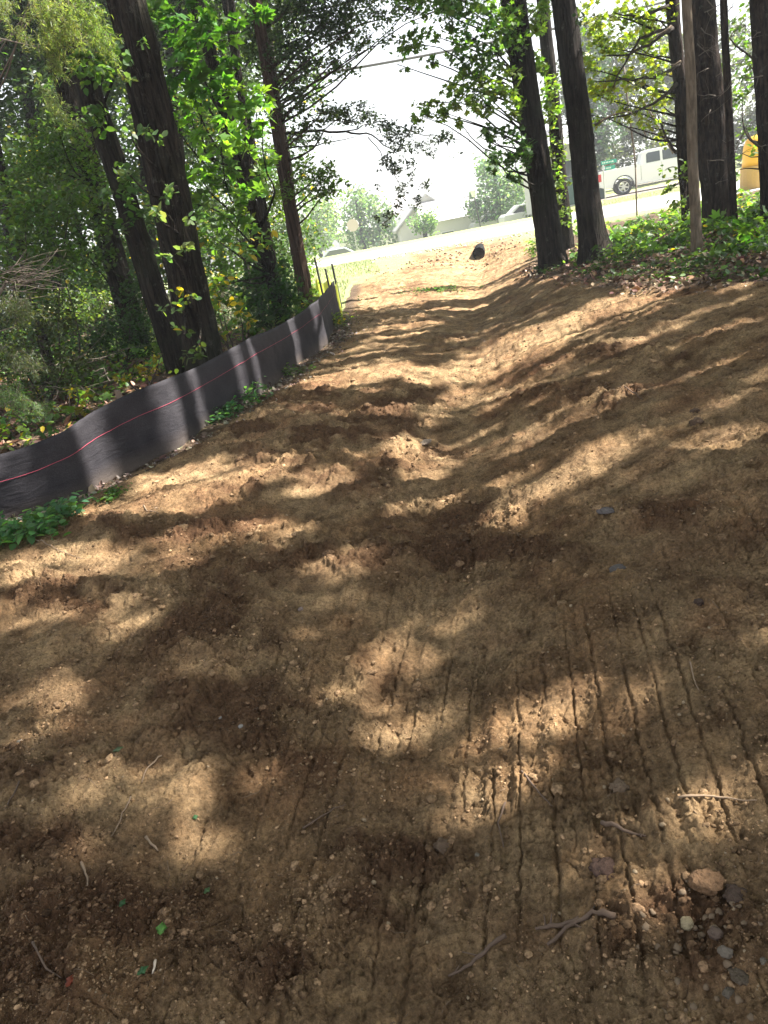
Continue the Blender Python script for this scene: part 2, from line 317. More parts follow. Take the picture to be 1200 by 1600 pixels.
# ground material: soil, leaf litter and grass by zone (r = dirt, g = litter, b = damp dark soil)
def ground_mat():
    m, n, l, b = newmat('ground')
    at = n.new('ShaderNodeAttribute'); at.attribute_name = 'tint'; se = n.new('ShaderNodeSeparateColor'); l.new(at.outputs['Color'], se.inputs[0])
    tc = n.new('ShaderNodeTexCoord')
    def noise(scale, detail=6, rough=0.6):
        x = n.new('ShaderNodeTexNoise'); x.inputs['Scale'].default_value = scale; x.inputs['Detail'].default_value = detail; x.inputs['Roughness'].default_value = rough
        l.new(tc.outputs['Object'], x.inputs['Vector']); return x
    def ramp(src, *stops):
        r = n.new('ShaderNodeValToRGB'); e = r.color_ramp.elements
        while len(e) < len(stops): e.new(0.5)
        for k, (p, c) in enumerate(stops): e[k].position = p; e[k].color = (*c, 1)
        l.new(src, r.inputs[0]); return r.outputs[0]
    def mix(f, a, bb, mode='MIX', fv=None):
        x = n.new('ShaderNodeMix'); x.data_type = 'RGBA'; x.blend_type = mode
        if fv is not None: x.inputs[0].default_value = fv
        else: l.new(f, x.inputs[0])
        l.new(a, x.inputs[6]); l.new(bb, x.inputs[7]); return x.outputs[2]
    big = noise(1.1, 5); mid = noise(7, 7, 0.7); fine = noise(75, 8, 0.8); grit = noise(300, 3, 0.8)
    soil = ramp(big.outputs['Fac'], (0.30, (0.218, 0.114, 0.061)), (0.42, (0.272, 0.168, 0.086)), (0.55, (0.375, 0.258, 0.140)), (0.72, (0.325, 0.178, 0.092)))
    soil2 = ramp(mid.outputs['Fac'], (0.34, (0.40, 0.37, 0.35)), (0.48, (0.9, 0.9, 0.9)), (0.66, (1.45, 1.43, 1.38)))
    soil = mix(None, soil, soil2, 'MULTIPLY', 1.0)
    f2 = ramp(fine.outputs['Fac'], (0.36, (0.42, 0.40, 0.38)), (0.5, (0.96, 0.96, 0.96)), (0.64, (1.5, 1.48, 1.44)))
    soil = mix(None, soil, f2, 'MULTIPLY', 0.9)
    gr = ramp(grit.outputs['Fac'], (0.63, (0, 0, 0)), (0.70, (1, 1, 1)))
    pale = n.new('ShaderNodeRGB'); pale.outputs[0].default_value = (0.42, 0.36, 0.27, 1)
    soil = mix(gr, soil, pale.outputs[0])
    damp = n.new('ShaderNodeRGB'); damp.outputs[0].default_value = (0.125, 0.068, 0.037, 1)
    dampc = mix(None, damp.outputs[0], f2, 'MULTIPLY', 0.9)
    soil = mix(se.outputs[2], soil, dampc)
    litter = ramp(noise(28, 8, 0.8).outputs['Fac'], (0.34, (0.035, 0.024, 0.016)), (0.5, (0.11, 0.075, 0.05)), (0.62, (0.20, 0.145, 0.10)), (0.7, (0.07, 0.07, 0.03)))
    grass = ramp(noise(9, 8, 0.75).outputs['Fac'], (0.32, (0.21, 0.25, 0.09)), (0.5, (0.32, 0.37, 0.15)), (0.68, (0.41, 0.42, 0.20)))
    off = mix(se.outputs[1], grass, litter)
    l.new(mix(se.outputs[0], off, soil), b.inputs['Base Color'])
    b.inputs['Roughness'].default_value = 0.97; b.inputs['Specular IOR Level'].default_value = 0.12
    ad = n.new('ShaderNodeMath'); ad.operation = 'MULTIPLY_ADD'; ad.inputs[1].default_value = 0.6
    l.new(grit.outputs['Fac'], ad.inputs[0]); l.new(fine.outputs['Fac'], ad.inputs[2])
    ad2 = n.new('ShaderNodeMath'); ad2.operation = 'ADD'; l.new(ad.outputs[0], ad2.inputs[0]); l.new(mid.outputs['Fac'], ad2.inputs[1])
    bp = n.new('ShaderNodeBump'); bp.inputs['Strength'].default_value = 1.0; bp.inputs['Distance'].default_value = 0.012
    l.new(ad2.outputs[0], bp.inputs['Height']); l.new(bp.outputs[0], b.inputs['Normal'])
    return m

# ------------------------------------------------------------------ ground
def build_ground():
    yr = np.concatenate([np.linspace(-16, 0.3, 24), np.geomspace(0.6, 8, 1150), np.geomspace(8.03, 30, 330), np.geomspace(30.6, 135, 60)])
    a = np.concatenate([-np.geomspace(9, 0.78, 40), np.linspace(-0.76, 0.76, 1080), np.geomspace(0.78, 9, 40)])
    wy = np.maximum(yr, 1.0) + 0.35
    X = wy[:, None] * a[None, :]; Y = np.repeat(yr[:, None], len(a), 1)
    X = np.sign(X) * np.where(np.abs(X) > 120, 120 + (np.abs(X) - 120) * .01, np.abs(X))
    d, rough, dirt, gm = ground_detail(X, Y)
    Zz = H(X, Y) + d
    V = np.stack([X, Y, Zz], -1).reshape(-1, 3)
    nr, nc = X.shape; idx = np.arange(nr * nc).reshape(nr, nc)
    F = np.stack([idx[:-1, :-1], idx[:-1, 1:], idx[1:, 1:], idx[1:, :-1]], -1).reshape(-1, 4)
    lit = ss(20.5, 18.5, Y + 0.8 * pn(X, Y, 41)) * np.where(X < fence_x(Y), ss(0, -1.2, X - fence_x(Y) - 0.2 + ss(13, 16, Y) * 0.5), 1)
    lit = np.maximum(lit, ss(-1.8, -3.0, X) * ss(34, 28, Y + 0.5 * X))
    damp = np.clip((0.25 + rough * 0.65) * ss(-0.3, 0.35, pn(X * 2.2, Y * 2.2, 42) + 0.5 * pn(X * 7, Y * 7, 43) + 0.05), 0, 1) * ss(20, 16, Y)
    C = np.stack([dirt, lit, damp], -1).reshape(-1, 3)
    o = np_mesh('ground', V, [F], ground_mat(), colors=C, smooth=True); o['kind'] = 'structure'
build_ground()

# roads: gently crowned sheets just above the flattened ground
def sheet(name, pts, z, mat):
    mb = MB(); n = len(pts)
    vs = [(x, y, z + float(H(x, y)) - 0.15) for x, y in pts] + [(x, y, z + float(H(x, y))) for x, y in pts]
    mb.add(vs, [tuple(range(n, 2*n))] + [(i, (i+1)%n, (i+1)%n+n, i+n) for i in range(n)])
    o = mb.build(name, mat); o['kind'] = 'structure'; return o
ASPH = simple('pale_asphalt', (0.36, 0.355, 0.34), 0.9, var=0.18, scale=3)  # pale grey of aged asphalt
near_edge = lambda x: 26.2 - 0.42 * x
def strip(name, xs, ya, yb, dz, mat):
    rows = 8; V = []; F = []
    for i, x in enumerate(xs):
        for k in range(rows):
            y = ya(x) + (yb(x) - ya(x)) * k / (rows - 1)
            V.append((x, y, float(H(x, y)) + (dz if 0 < k < rows - 1 else -0.05)))
    for i in range(len(xs) - 1):
        for k in range(rows - 1):
            b = i * rows + k; F.append((b, b + rows, b + rows + 1, b + 1))
    mb = MB(); mb.add(V, F); o = mb.build(name, mat); o['kind'] = 'structure'; return o
strip('road', np.linspace(-45, 60, 80), lambda x: near_edge(min(x, 14)) + 1.0, lambda x: 33.2, 0.03, ASPH)
strip('driveway', np.linspace(11.8, 40, 30), lambda x: 35.8, lambda x: 41.5, 0.02, simple('driveway_gravel', (0.20, 0.17, 0.15), 0.95, var=0.25, scale=6))

# ------------------------------------------------------------------ leaves
def rot_frames(n, upb=0.6, droop=0.0):
    """random leaf frames: axis a (length), normal nn, side b"""
    nn = rng.normal(size=(n, 3)); nn[:, 2] = np.abs(nn[:, 2]) + upb; nn /= np.linalg.norm(nn, axis=1, keepdims=True)
    t = rng.normal(size=(n, 3)); t[:, 2] -= droop
    a = t - nn * (t * nn).sum(1, keepdims=True); a /= np.linalg.norm(a, axis=1, keepdims=True)
    return a, nn, np.cross(nn, a)
def leaf_arrays(C, size, colr, kind='ovate', upb=0.6, droop=0.3, var=0.25, yellow=0.0, width=1.0, centred=False):
    n = len(C); s = size * rng.uniform(0.65, 1.25, (n, 1))
    a, nn, b = rot_frames(n, upb, droop)
    if centred: C = C - a * s * 0.5
    if kind == 'quad':
        pr = [(0, 0, 0), (0.45, 0.36, 0.08), (1, 0, 0), (0.5, -0.36, 0.08)]; fc = [(0, 1, 2, 3)]
    elif kind == 'ovate':
        pr = [(0, 0, 0), (0.28, 0.30, 0.07), (0.68, 0.25, 0.05), (1, 0, -0.06), (0.68, -0.25, 0.05), (0.28, -0.30, 0.07)]; fc = [(0, 3, 2, 1), (0, 5, 4, 3)]
    elif kind == 'lobed':
        pr = [(0, 0, 0), (0.30, 0.14, .02), (0.62, 0.20, .03), (1, 0, -.05), (0.62, -0.20, .03), (0.30, -0.14, .02),
              (0.22, 0.36, .06), (0.62, 0.56, .0), (0.45, 0.16, .03), (0.22, -0.36, .06), (0.62, -0.56, .0), (0.45, -0.16, .03), (-.12, .3, .04), (-.12, -.3, .04)]
        fc = [(0, 3, 2, 1), (0, 5, 4, 3), (0, 8, 7, 6), (0, 9, 10, 11), (0, 1, 6, 12), (0, 13, 9, 5)]
    elif kind == 'needle':
        pr = [(0, 0.05, 0), (1, 0.015, -.12), (1, -0.015, -.12), (0, -0.05, 0)]; fc = [(0, 1, 2, 3)]
    V = np.zeros((n, len(pr), 3))
    for k, (pa, pb, pc) in enumerate(pr):
        V[:, k] = C + s * (a * pa + b * pb * width + nn * pc)
    fc = np.array(fc); F = (np.arange(n)[:, None, None] * len(pr) + fc[None]).reshape(-1, 4)
    c = np.array(colr)[None] * np.exp(rng.normal(0, var, (n, 1)))
    c = c * (1 + rng.normal(0, 0.10, (n, 3)))
    if yellow:
        m = rng.random(n) < yellow; c[m] = np.array((0.42, 0.33, 0.03)) * rng.uniform(0.6, 1.1, (m.sum(), 1))
    Cc = np.repeat(np.clip(c, 0.004, 0.9)[:, None], len(pr), 1)
    return V.reshape(-1, 3), F, Cc.reshape(-1, 3)
class Leaves:
    def __init__(s): s.V = []; s.F = []; s.C = []; s.n = 0
    def add(s, C, size, colr, **k):
        if len(C) == 0: return
        V, F, Cc = leaf_arrays(np.asarray(C), size, colr, **k); s.V.append(V); s.F.append(F + s.n); s.C.append(Cc); s.n += len(V)
    def build(s, name, mat, parent=None):
        return np_mesh(name, np.concatenate(s.V), [np.concatenate(s.F)], mat, parent, np.concatenate(s.C))

# ------------------------------------------------------------------ canopy leaves removed so the sun reaches chosen ground and foliage
PATCH = [  # px, py, rx, ry, tilt, strength : sun flecks seen on the soil
    (960, 480, 95, 17, 17, 1), (850, 525, 100, 19, 17, 1), (770, 565, 60, 17, 20, .9), (690, 590, 60, 13, 0, .9), (560, 590, 95, 12, 6, 1),
    (640, 515, 60, 8, 5, .9), (590, 545, 50, 7, 8, .6), (760, 610, 60, 12, 25, .8), (930, 560, 90, 10, 15, .6), (870, 600, 90, 11, 18, .6), (700, 480, 70, 8, 8, .6),
    (900, 660, 110, 16, 20, .7), (800, 690, 90, 16, 20, .6), (670, 690, 40, 16, 20, 1), (700, 745, 45, 22, -25, .8), (690, 780, 40, 12, 20, .9),
    (930, 725, 70, 16, 28, .9), (860, 765, 60, 14, 30, .8), (1110, 690, 50, 14, 15, .9), (1150, 760, 50, 12, 25, .4),
    (310, 760, 90, 30, 10, 1), (210, 800, 80, 14, 8, .9), (400, 735, 50, 12, 10, .9), (440, 830, 60, 16, 5, .8), (520, 765, 45, 22, 10, .8), (560, 735, 40, 14, 20, .5),
    (90, 890, 110, 16, 12, .9), (250, 880, 60, 14, 5, .8), (300, 850, 50, 10, 5, .7), (570, 885, 45, 11, 8, .8), (210, 965, 60, 14, 8, .6), (60, 960, 60, 18, 10, .5),
    (70, 1110, 70, 30, 25, .7), (350, 1050, 50, 16, 10, .3), (660, 1030, 85, 20, 28, .8), (740, 985, 60, 16, 28, .6), (700, 1105, 60, 28, 15, .7),
    (890, 1150, 65, 40, 15, 1), (965, 1110, 50, 34, 15, .95), (800, 1185, 50, 22, 20, .5), (1120, 1250, 90, 16, 15, .6), (1030, 1300, 60, 12, 10, .4),
    (320, 1220, 70, 26, 15, .55), (240, 1310, 60, 26, 15, .5), (150, 1240, 60, 24, 20, .5), (340, 1300, 60, 18, 5, .5), (200, 1460, 70, 26, 10, .35), (280, 1430, 40, 14, 0, .4),
    (1080, 1330, 50, 30, 10, .3), (480, 1180, 50, 18, 20, .25), (1150, 990, 60, 16, 20, .25), (560, 960, 40, 12, 15, .4)]
FENCE_LIT = [(22, 810, .04, .8), (62, 800, .03, .8), (172, 750, .12, 1), (292, 695, .09, 1), (328, 668, .02, 1), (388, 630, .04, 1), (412, 614, .05, 1), (468, 568, .10, 1), (505, 542, .22, 1), (530, 505, .4, 1)]
def _dil(q):
    g = G(q[0], q[1]); D = math.hypot(g.x, g.y, EYE); e = 0.075
    return (q[0], q[1], q[2] + e * FPX / D, q[3] + e * FPX / D * min(1, EYE / D * 1.3), q[4], q[5])
PATCH = [_dil(q) for q in PATCH]
FL = [(G(a, b), hw, st) for a, b, hw, st in FENCE_LIT]
ax_, ay_ = math.cos(SUN_AZ), math.sin(SUN_AZ)
def lit_prob(gx, gy):
    px, py = proj(gx, gy, H(gx, gy)); wob = 0.35 * pn(gx * 3.5, gy * 3.5, 51) + 0.25 * pn(gx * 9, gy * 9, 52)
    p = np.full(gx.shape, 0.0)
    ok = gy > 0.7
    for cx, cy, rx, ry, t, st in PATCH:
        c, s_ = math.cos(R(t)), math.sin(R(t)); dx = px - cx; dy = py - cy
        d = ((dx * c - dy * s_) / rx) ** 2 + ((dx * s_ + dy * c) / ry) ** 2
        p = np.where(ok, np.maximum(p, 1 + np.log(np.maximum(st ** .65 * ss(1.35, 0.85, d + wob), .03)) / 3.3), p)
    dap = .85 * ss(.08, .28, pn(gx * 1.3 + 7, gy * 3.6, 55) + .25 * pn(gx * 5, gy * 9, 56)) * ss(2.6, 4.5, gy) * ss(1.3, .5, np.abs(gx - (.2 * gy)) / (1 + .14 * gy) / 1.3)
    p = np.maximum(p, np.where(dap > .03, 1 + np.log(np.maximum(dap, .03)) / 3.3, 0))
    fx0 = fence_x(gy); p = np.where((gx < fx0 + .10) & (gx > fx0 - .8) & (gy < 13.2), 0, p)
    for q, hw, st in FL:
        dx = gx - q.x; dy = gy - q.y
        al = dx * ax_ + dy * ay_; ac = -dx * ay_ + dy * ax_
        p = np.maximum(p, st * (np.abs(al + 0.3) < 0.42) * ss(hw * 1.1 + .05, hw * 0.8 + .04, np.abs(ac)))
    p = np.where((gy > 17.2 + 0.5 * wob) & (gx > -2.5), 1.0, p)
    fx = fence_x(gy)
    p = np.where((gx < fx - 0.8), np.maximum(p, 0.85 * ss(0.02, 0.22, pn(gx * 0.9, gy * 0.9, 53))), p)
    p = np.where((gx > right_x(gy) + 0.3), np.maximum(p, 0.8 * ss(0.05, 0.25, pn(gx * 0.8, gy * 0.8, 54))), p)
    return p
TARGETS = [(P(a, b, Y), r_, p_) for a, b, Y, r_, p_ in [(955, 110, 13.8, 1.0, .95), (1000, 150, 13.6, .8, .95), (935, 165, 13.6, .6, .95), (985, 60, 13.8, .7, .9), (700, 175, 12.2, .45, .9), (800, 180, 12.2, .35, .8), (760, 30, 12.4, .35, .8),
    (385, 240, 10.2, .6, .95), (405, 150, 9.8, .55, .95), (340, 60, 9.6, .6, .85), (300, 150, 9.7, .5, .85), (330, 200, 9.8, .45, .85), (270, 40, 9.6, .4, .8), (60, 300, 11.6, .6, .7), (130, 400, 11.6, .5, .7), (268, 336, 7.9, .35, 1), (280, 392, 7.9, .3, 1), (225, 100, 8.1, .25, .8), (80, 60, 6.8, .45, .95), (150, 40, 6.8, .3, .9), (85, 160, 6.8, .25, .9),
    (130, 480, 14, .8, .9), (360, 395, 10.4, .5, .8), (400, 345, 10.2, .4, .8), (480, 445, 14.5, .5, .9), (1000, 370, 12, .9, .9), (1130, 345, 13.5, .8, .9), (970, 350, 14.5, .9, .9), (1180, 150, 13.2, .6, .8), (50, 640, 6.6, .2, .8), (290, 480, 7.9, .2, .8)]]
def sunfilter(C, bias=1.0):
    keep = np.ones(len(C), bool); S0 = np.array(SV)
    for q, r_, p_ in TARGETS:
        w_ = C - np.array(q); al = w_ @ S0; dd = np.linalg.norm(w_ - al[:, None] * S0, axis=1)
        keep &= ~((dd < r_ + .06) & (al > .3) & (rng.random(len(C)) < p_))
    C = C[keep]
    t = (C[:, 2] - 0.22) / SV.z
    gx = C[:, 0] - SV.x * t; gy = C[:, 1] - SV.y * t
    return C[rng.random(len(C)) >= lit_prob(gx, gy) * bias]

# ------------------------------------------------------------------ trees
class Limbs:
    def __init__(s): s.m = []; s.v = None
    def next(s): s.m.append(MB()); s.v = True
    def tube(s, *a):
        if not s.m: s.next()
        s.m[-1].tube(*a)
    def build(s, name, mat, parent, smooth=True):
        for m in s.m:
            if m.v: m.build(name, mat, parent, smooth)
GREEN = (0.060, 0.115, 0.022); YGREEN = (0.125, 0.17, 0.022); DGREEN = (0.030, 0.060, 0.018); OAK = (0.028, 0.052, 0.022)
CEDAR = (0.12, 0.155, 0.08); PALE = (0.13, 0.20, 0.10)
def trunk_mesh(name, pts, radii, mat, parent, sides=22, ridge=0.09, flare=0.0, seed=0):
    P0 = [np.array(p) for p in pts]; L = np.cumsum([0] + [np.linalg.norm(P0[i+1] - P0[i]) for i in range(len(P0)-1)])
    n = max(8, int(L[-1] / 0.09)); t = np.linspace(0, L[-1], n)
    C = np.stack([np.interp(t, L, [p[k] for p in P0]) for k in range(3)], -1)
    C[:, 0] += 0.035 * pn(t * 0.6, t * 0 + seed, 61); C[:, 1] += 0.035 * pn(t * 0.6, t * 0 + seed + 5, 61)
    r = np.interp(t, L, radii)
    th = np.linspace(0, 2 * np.pi, sides, endpoint=False)
    T, TH = np.meshgrid(t, th, indexing='ij')
    cx, cy = np.cos(TH), np.sin(TH)
    rr = r[:, None] * (1 + ridge * 0.9 * pn(cx * 3 + cy * 1.7 + seed, T * 0.9 + cy * 3, 62) + ridge * pn(TH * 5 + 0.5 * pn(T * 2, TH, 63), T * 3.0, 64) + ridge * 0.5 * pn(TH * 11, T * 9, 65))
    if flare:
        fl = (np.exp(-T / 0.22) * 1.1 + np.exp(-T / 0.7) * .25) * flare
        lobes = 0.65 + 0.5 * np.maximum(0, np.cos(TH * 4 + seed)) + 0.25 * np.cos(TH * 3 + seed * 2)
        rr = rr + r[0] * fl * lobes
    V = np.stack([C[:, 0:1] + rr * cx, C[:, 1:2] + rr * cy, np.repeat(C[:, 2:3], sides, 1)], -1).reshape(-1, 3)
    i = np.arange(n * sides).reshape(n, sides); j = np.roll(i, -1, 1)
    F = np.stack([i[:-1], j[:-1], j[1:], i[1:]], -1).reshape(-1, 4)
    return np_mesh(name, V, [F], mat, parent, smooth=True)
def curve_pts(a, b, n=7, sag=0.0, wig=0.08):
    a = Vector(a); b = Vector(b); L = (b - a).length; out = []
    w1 = Vector(rng.normal(0, wig * L, 3)); w2 = Vector(rng.normal(0, wig * L, 3))
    for i in range(n):
        t = i / (n - 1)
        out.append(a.lerp(b, t) + w1 * math.sin(t * math.pi) * 0.6 + w2 * math.sin(2 * t * math.pi) * 0.3 - Vector((0, 0, sag * L * t * t)))
    return out
def blob_points(px, py, rx, ry, Y, n, clump=9, sig=0.35, thick=None):
    c = P(px, py, Y); m = Y / FPX * 1.02; ra = rx * m; rb = ry * m; rc = thick if thick else max(0.35, (ra + rb) * 0.5)
    k = max(1, int(n / clump)); u = rng.normal(size=(k, 3)); u /= np.linalg.norm(u, axis=1, keepdims=True); u *= rng.random((k, 1)) ** 0.45
    cc = np.array(c)[None] + u[:, :1] * np.array(rt)[None] * ra + u[:, 1:2] * np.array(up)[None] * rb + u[:, 2:] * np.array((0, 1, 0))[None] * rc
    sc_ = sig * min(ra, rb) * 0.9 + 0.02
    pts = np.repeat(cc, clump, 0) + rng.normal(0, sc_ * 0.55, (k * clump, 3))
    return pts, cc, c
def leafarea(kind): return {'quad': .36, 'ovate': .44, 'lobed': .75, 'needle': .07}[kind]
def blobs(L, TW, spec, Y, size, colr, kind='ovate', cover=1.4, anchor=None, thick=None, clump=9, twig=0.0042, **k):
    """spec: list of (px, py, rx, ry[, cover multiplier[, dY]])"""
    for b in spec:
        px, py, rx, ry = b[:4]; cm = b[4] if len(b) > 4 else 1; YY = Y + (b[5] if len(b) > 5 else 0) + rng.uniform(-.3, .3)
        m = YY / FPX; area = math.pi * rx * ry * m * m
        n = int(cover * cm * area / (leafarea(kind) * size * size * 0.62)); n = max(n, 6)
        pts, cc, c = blob_points(px, py, rx, ry, YY, n, clump, thick=thick)
        L.add(pts, size, colr, kind=kind, **k)
        if TW is not None:
            if hasattr(TW, 'next'): TW.next()
            if anchor is not None:
                a = anchor(c)
                TW.tube(curve_pts(a, c, 7), list(np.linspace(twig * 4.5, twig * 1.3, 7)), 5)
            for q in cc[:: max(1, len(cc) // 14)]:
                TW.tube(curve_pts(c, q, 4, wig=0.12), list(np.linspace(twig, twig * 0.4, 4)), 3)
def crown_points(cx, cy, cz, rx, ry, rz, cover, size, filt=True, bias=1.0, area=.36):
    n = int(cover * math.pi * rx * ry / (area * size * size * 0.62) * 1.5)
    k = n // 7; u = rng.normal(size=(k, 3)); u /= np.linalg.norm(u, axis=1, keepdims=True); u *= rng.random((k, 1)) ** 0.4
    cc = np.array((cx, cy, cz)) + u * np.array((rx, ry, rz)); pts = np.repeat(cc, 7, 0) + rng.normal(0, size * 1.3, (k * 7, 3))
    return sunfilter(pts, bias) if filt else pts

def tree(kindname, label, cat, group, base_px, top_px, Y, wpx, hgt=13, flare=0.5, bark=None, taper=0.55, crown=None, spec=(), seed=0, ridge=0.09, ground_px=None, extra=None, sides=22):
    """trunk through two sighted points at distance Y, continued upward to its full height"""
    b = P(base_px[0], base_px[1], Y); t = P(top_px[0], top_px[1], Y)
    d = (t - b).normalized(); gz = float(H(b.x, b.y)) - 0.12
    b = b + d * ((gz - b.z) / d.z)
    dv = Vector((d.x * 0.6, d.y * 0.6, d.z)).normalized()
    top = t + dv * max(0.5, (hgt - t.z) / dv.z)
    r0 = wpx / FPX * Y / 2 * 1.02; r1 = r0 * 0.86
    root = empty(kindname, (b.x, b.y, gz + 0.12), label, cat, group)
    bark = bark or BARK
    trunk_mesh('trunk', [b, t, top], [r0, r1, r0 * (1 - taper)], bark, root, flare=flare, seed=seed, ridge=ridge, sides=sides)
    axis = lambda z: b + (t - b) * ((z - b.z) / (t.z - b.z)) if z < t.z else t + (top - t) * min(1, (z - t.z) / (top.z - t.z))
    TW = Limbs(); L = Leaves()
    anchor = lambda c: axis(max(gz + 1.0, c.z - 0.35 * math.hypot(c.x - axis(c.z).x, c.y - axis(c.z).y) - 0.1))
    for s in spec: s(L, TW, anchor)
    if crown:
        ox, oy, cz, rx, rz, cover, colr = crown; tp = axis(cz)
        c = Vector((tp.x + ox, tp.y + oy, cz))
        L.add(crown_points(c.x, c.y, cz, rx, rx, rz, cover * 0.8, 0.15), 0.15, colr, kind='quad', var=.3, centred=True)
        for q in range(7):
            TW.next(); aa = q * 0.9 + seed; e = c + Vector((math.cos(aa) * rx * .75, math.sin(aa) * rx * .75, rng.uniform(-.2, .6) * rz))
            TW.tube(curve_pts(axis(cz - rz * rng.uniform(.3, 1.0)), e, 8), list(np.linspace(r0 * .35, 0.012, 8)), 6)
    if TW.v: TW.build('branch', bark if bark is not BARK_PALE else TWIG, root, smooth=True)
    if L.n: L.build('crown', LEAF, root)
    return root, axis
def S(spec, Y, size, colr, kind='ovate', **k):
    return lambda L, TW, anchor: blobs(L, TW, spec, Y, size, colr, kind, anchor=anchor, **k)

# --- left of the swale, behind the fence
tree('oak_tree', 'thickest dark trunk on the left, leaning behind the black fence', 'tree', 'trees behind the silt fence',
     (318, 560), (205, 20), 8.6, 57, 14, .35, crown=(0, 0, 10, 3.2, 2.6, 1.8, GREEN), seed=1, ridge=.12, sides=36,
     spec=[S([(205, 88, 14, 8), (222, 70, 14, 8), (196, 78, 10, 6), (214, 128, 12, 8)], 8.1, .078, (0.055, .11, .04), cover=1.6, thick=.25, clump=8, droop=.3, upb=.3, width=1.25),
           S([(232, 200, 18, 9), (252, 220, 12, 9), (205, 208, 14, 8), (200, 270, 20, 8), (255, 305, 15, 9), (276, 290, 14, 8), (240, 335, 14, 6)], 8.0, .078, (0.06, .11, .045), cover=1.6, thick=.25, clump=8, droop=.3, upb=.3, width=1.25),
           S([(258, 334, 24, 6), (285, 345, 16, 7), (292, 388, 24, 6), (262, 395, 12, 8)], 7.9, .085, (0.10, .15, .065), cover=1.6, thick=.25, clump=8, droop=.2, upb=.5, width=1.25),
           S([(270, 480, 22, 10), (285, 520, 20, 9), (310, 545, 22, 10), (292, 455, 14, 10)], 7.9, .075, (0.06, .10, .035), cover=1.5, thick=.25, clump=8, upb=.4, width=1.25, yellow=.15)])
tree('hickory_tree', 'slimmer leaning brown trunk just left of the thickest trunk behind the fence', 'tree', 'trees behind the silt fence',
     (262, 520), (112, 55), 10.2, 34, 13, .3, crown=(-.5, 0, 10, 2.8, 2.4, 1.8, GREEN), seed=2,
     spec=[S([(150, 90, 30, 14), (120, 110, 34, 16), (175, 60, 20, 20), (160, 120, 20, 14)], 9.6, .09, (0.055, .11, .03), cover=2.0), S([(190, 300, 26, 20), (205, 345, 20, 16), (200, 270, 20, 20), (150, 180, 30, 20), (235, 25, 16, 20)], 9.4, .095, (0.05, .10, .03), cover=1.6)])
tree('oak_tree', 'dim grey trunk standing behind and left of the slimmer leaning brown trunk', 'tree', 'trees behind the silt fence',
     (196, 470), (85, 60), 13.2, 34, 13, .3, crown=(-1, 0, 10, 2.8, 2.4, 1.8, DGREEN), seed=3,
     spec=[S([(60, 250, 40, 40), (110, 230, 40, 30), (140, 290, 30, 40)], 12.6, .07, GREEN, cover=1.9), S([(30, 300, 50, 40), (90, 350, 50, 40), (40, 380, 40, 30), (130, 400, 40, 34), (160, 340, 30, 40), (90, 200, 40, 26)], 11.6, .07, (0.05, .09, .03), cover=1.6)])
tree('young_maple', 'bright green broad-leaved young maple filling the gap right of the thickest trunk', 'tree', None,
     (425, 440), (322, 60), 12.4, 21, 11, .25, crown=(0, 0, 9, 2.5, 2.2, 1.8, GREEN), seed=4,
     spec=[S([(265, 25, 34, 26), (310, 20, 36, 26), (350, 60, 36, 30), (285, 75, 34, 26), (385, 25, 24, 24, .7), (300, 130, 40, 30), (355, 120, 26, 26, .8), (260, 150, 14, 20)], 9.6, .13, (0.05, .125, .022), 'lobed', cover=2.1),
           S([(300, 190, 40, 26), (380, 160, 36, 26), (405, 140, 28, 22), (410, 185, 26, 18), (345, 225, 44, 24), (300, 255, 34, 26)], 9.8, .13, (0.10, .20, .03), 'lobed', cover=1.9),
           S([(385, 225, 34, 20), (395, 255, 36, 22), (350, 285, 44, 26), (310, 320, 34, 26), (390, 300, 30, 22), (375, 335, 36, 22)], 10.2, .12, (0.08, .165, .03), 'lobed', cover=2.1),
           S([(330, 370, 38, 26), (370, 385, 34, 22), (410, 370, 22, 26), (345, 420, 34, 22), (330, 455, 24, 20)], 10.4, .11, (0.07, .14, .028), cover=.95, yellow=.1)])
tree('cedar_tree', 'slender reddish barked tree near the far end of the black fence', 'tree', None,
     (478, 478), (432, 190), 13.6, 20, 10, .35, bark=BARK_RED, seed=5, ridge=.14,
     spec=[S([(425, 25, 30, 26), (400, 60, 22, 40), (470, -8, 50, 20), (550, -8, 50, 18), (470, 20, 36, 22), (455, 70, 36, 26), (505, 40, 34, 24), (545, 22, 34, 18), (530, 62, 26, 16)], 13.6, .062, OAK, cover=2.2),
           S([(440, 115, 34, 24), (485, 100, 34, 20), (470, 150, 34, 18), (520, 95, 22, 12), (450, 175, 26, 18), (505, 175, 34, 14), (545, 178, 26, 12), (480, 200, 34, 12)], 13.4, .062, (0.035, .062, .02), cover=1.15),
           S([(592, 20, 36, 18, 1.2), (640, 12, 40, 14, 1.2), (580, 55, 24, 14, .8), (610, 60, 24, 12, .7), (545, 110, 24, 12, .8), (560, 75, 20, 14, .8), (680, 18, 30, 12, 1)], 13.2, .06, (0.04, .075, .03), cover=1.0),
           S([(500, 285, 34, 22), (480, 260, 24, 14), (522, 300, 22, 12), (535, 280, 14, 8, .6), (455, 290, 16, 18), (512, 262, 20, 10)], 13.6, .066, (0.05, .10, .018), cover=1.5)])
tree('oak_sapling', 'thin twin trunk rising dark behind the bright maple leaves at left centre', 'tree', None,
     (432, 452), (398, 250), 16.5, 13, 9, .2, crown=None, seed=6,
     spec=[S([(425, 300, 20, 30), (405, 270, 20, 20), (440, 330, 20, 26), (400, 350, 20, 26)], 16.5, .08, (0.08, .14, .02), cover=1.0)])
tree('oak_sapling', 'thin straight dark trunk showing above the maple leaves near the top of the left woods', 'tree', None,
     (405, 440), (365, 30), 15.5, 10, 10, .2, seed=7)
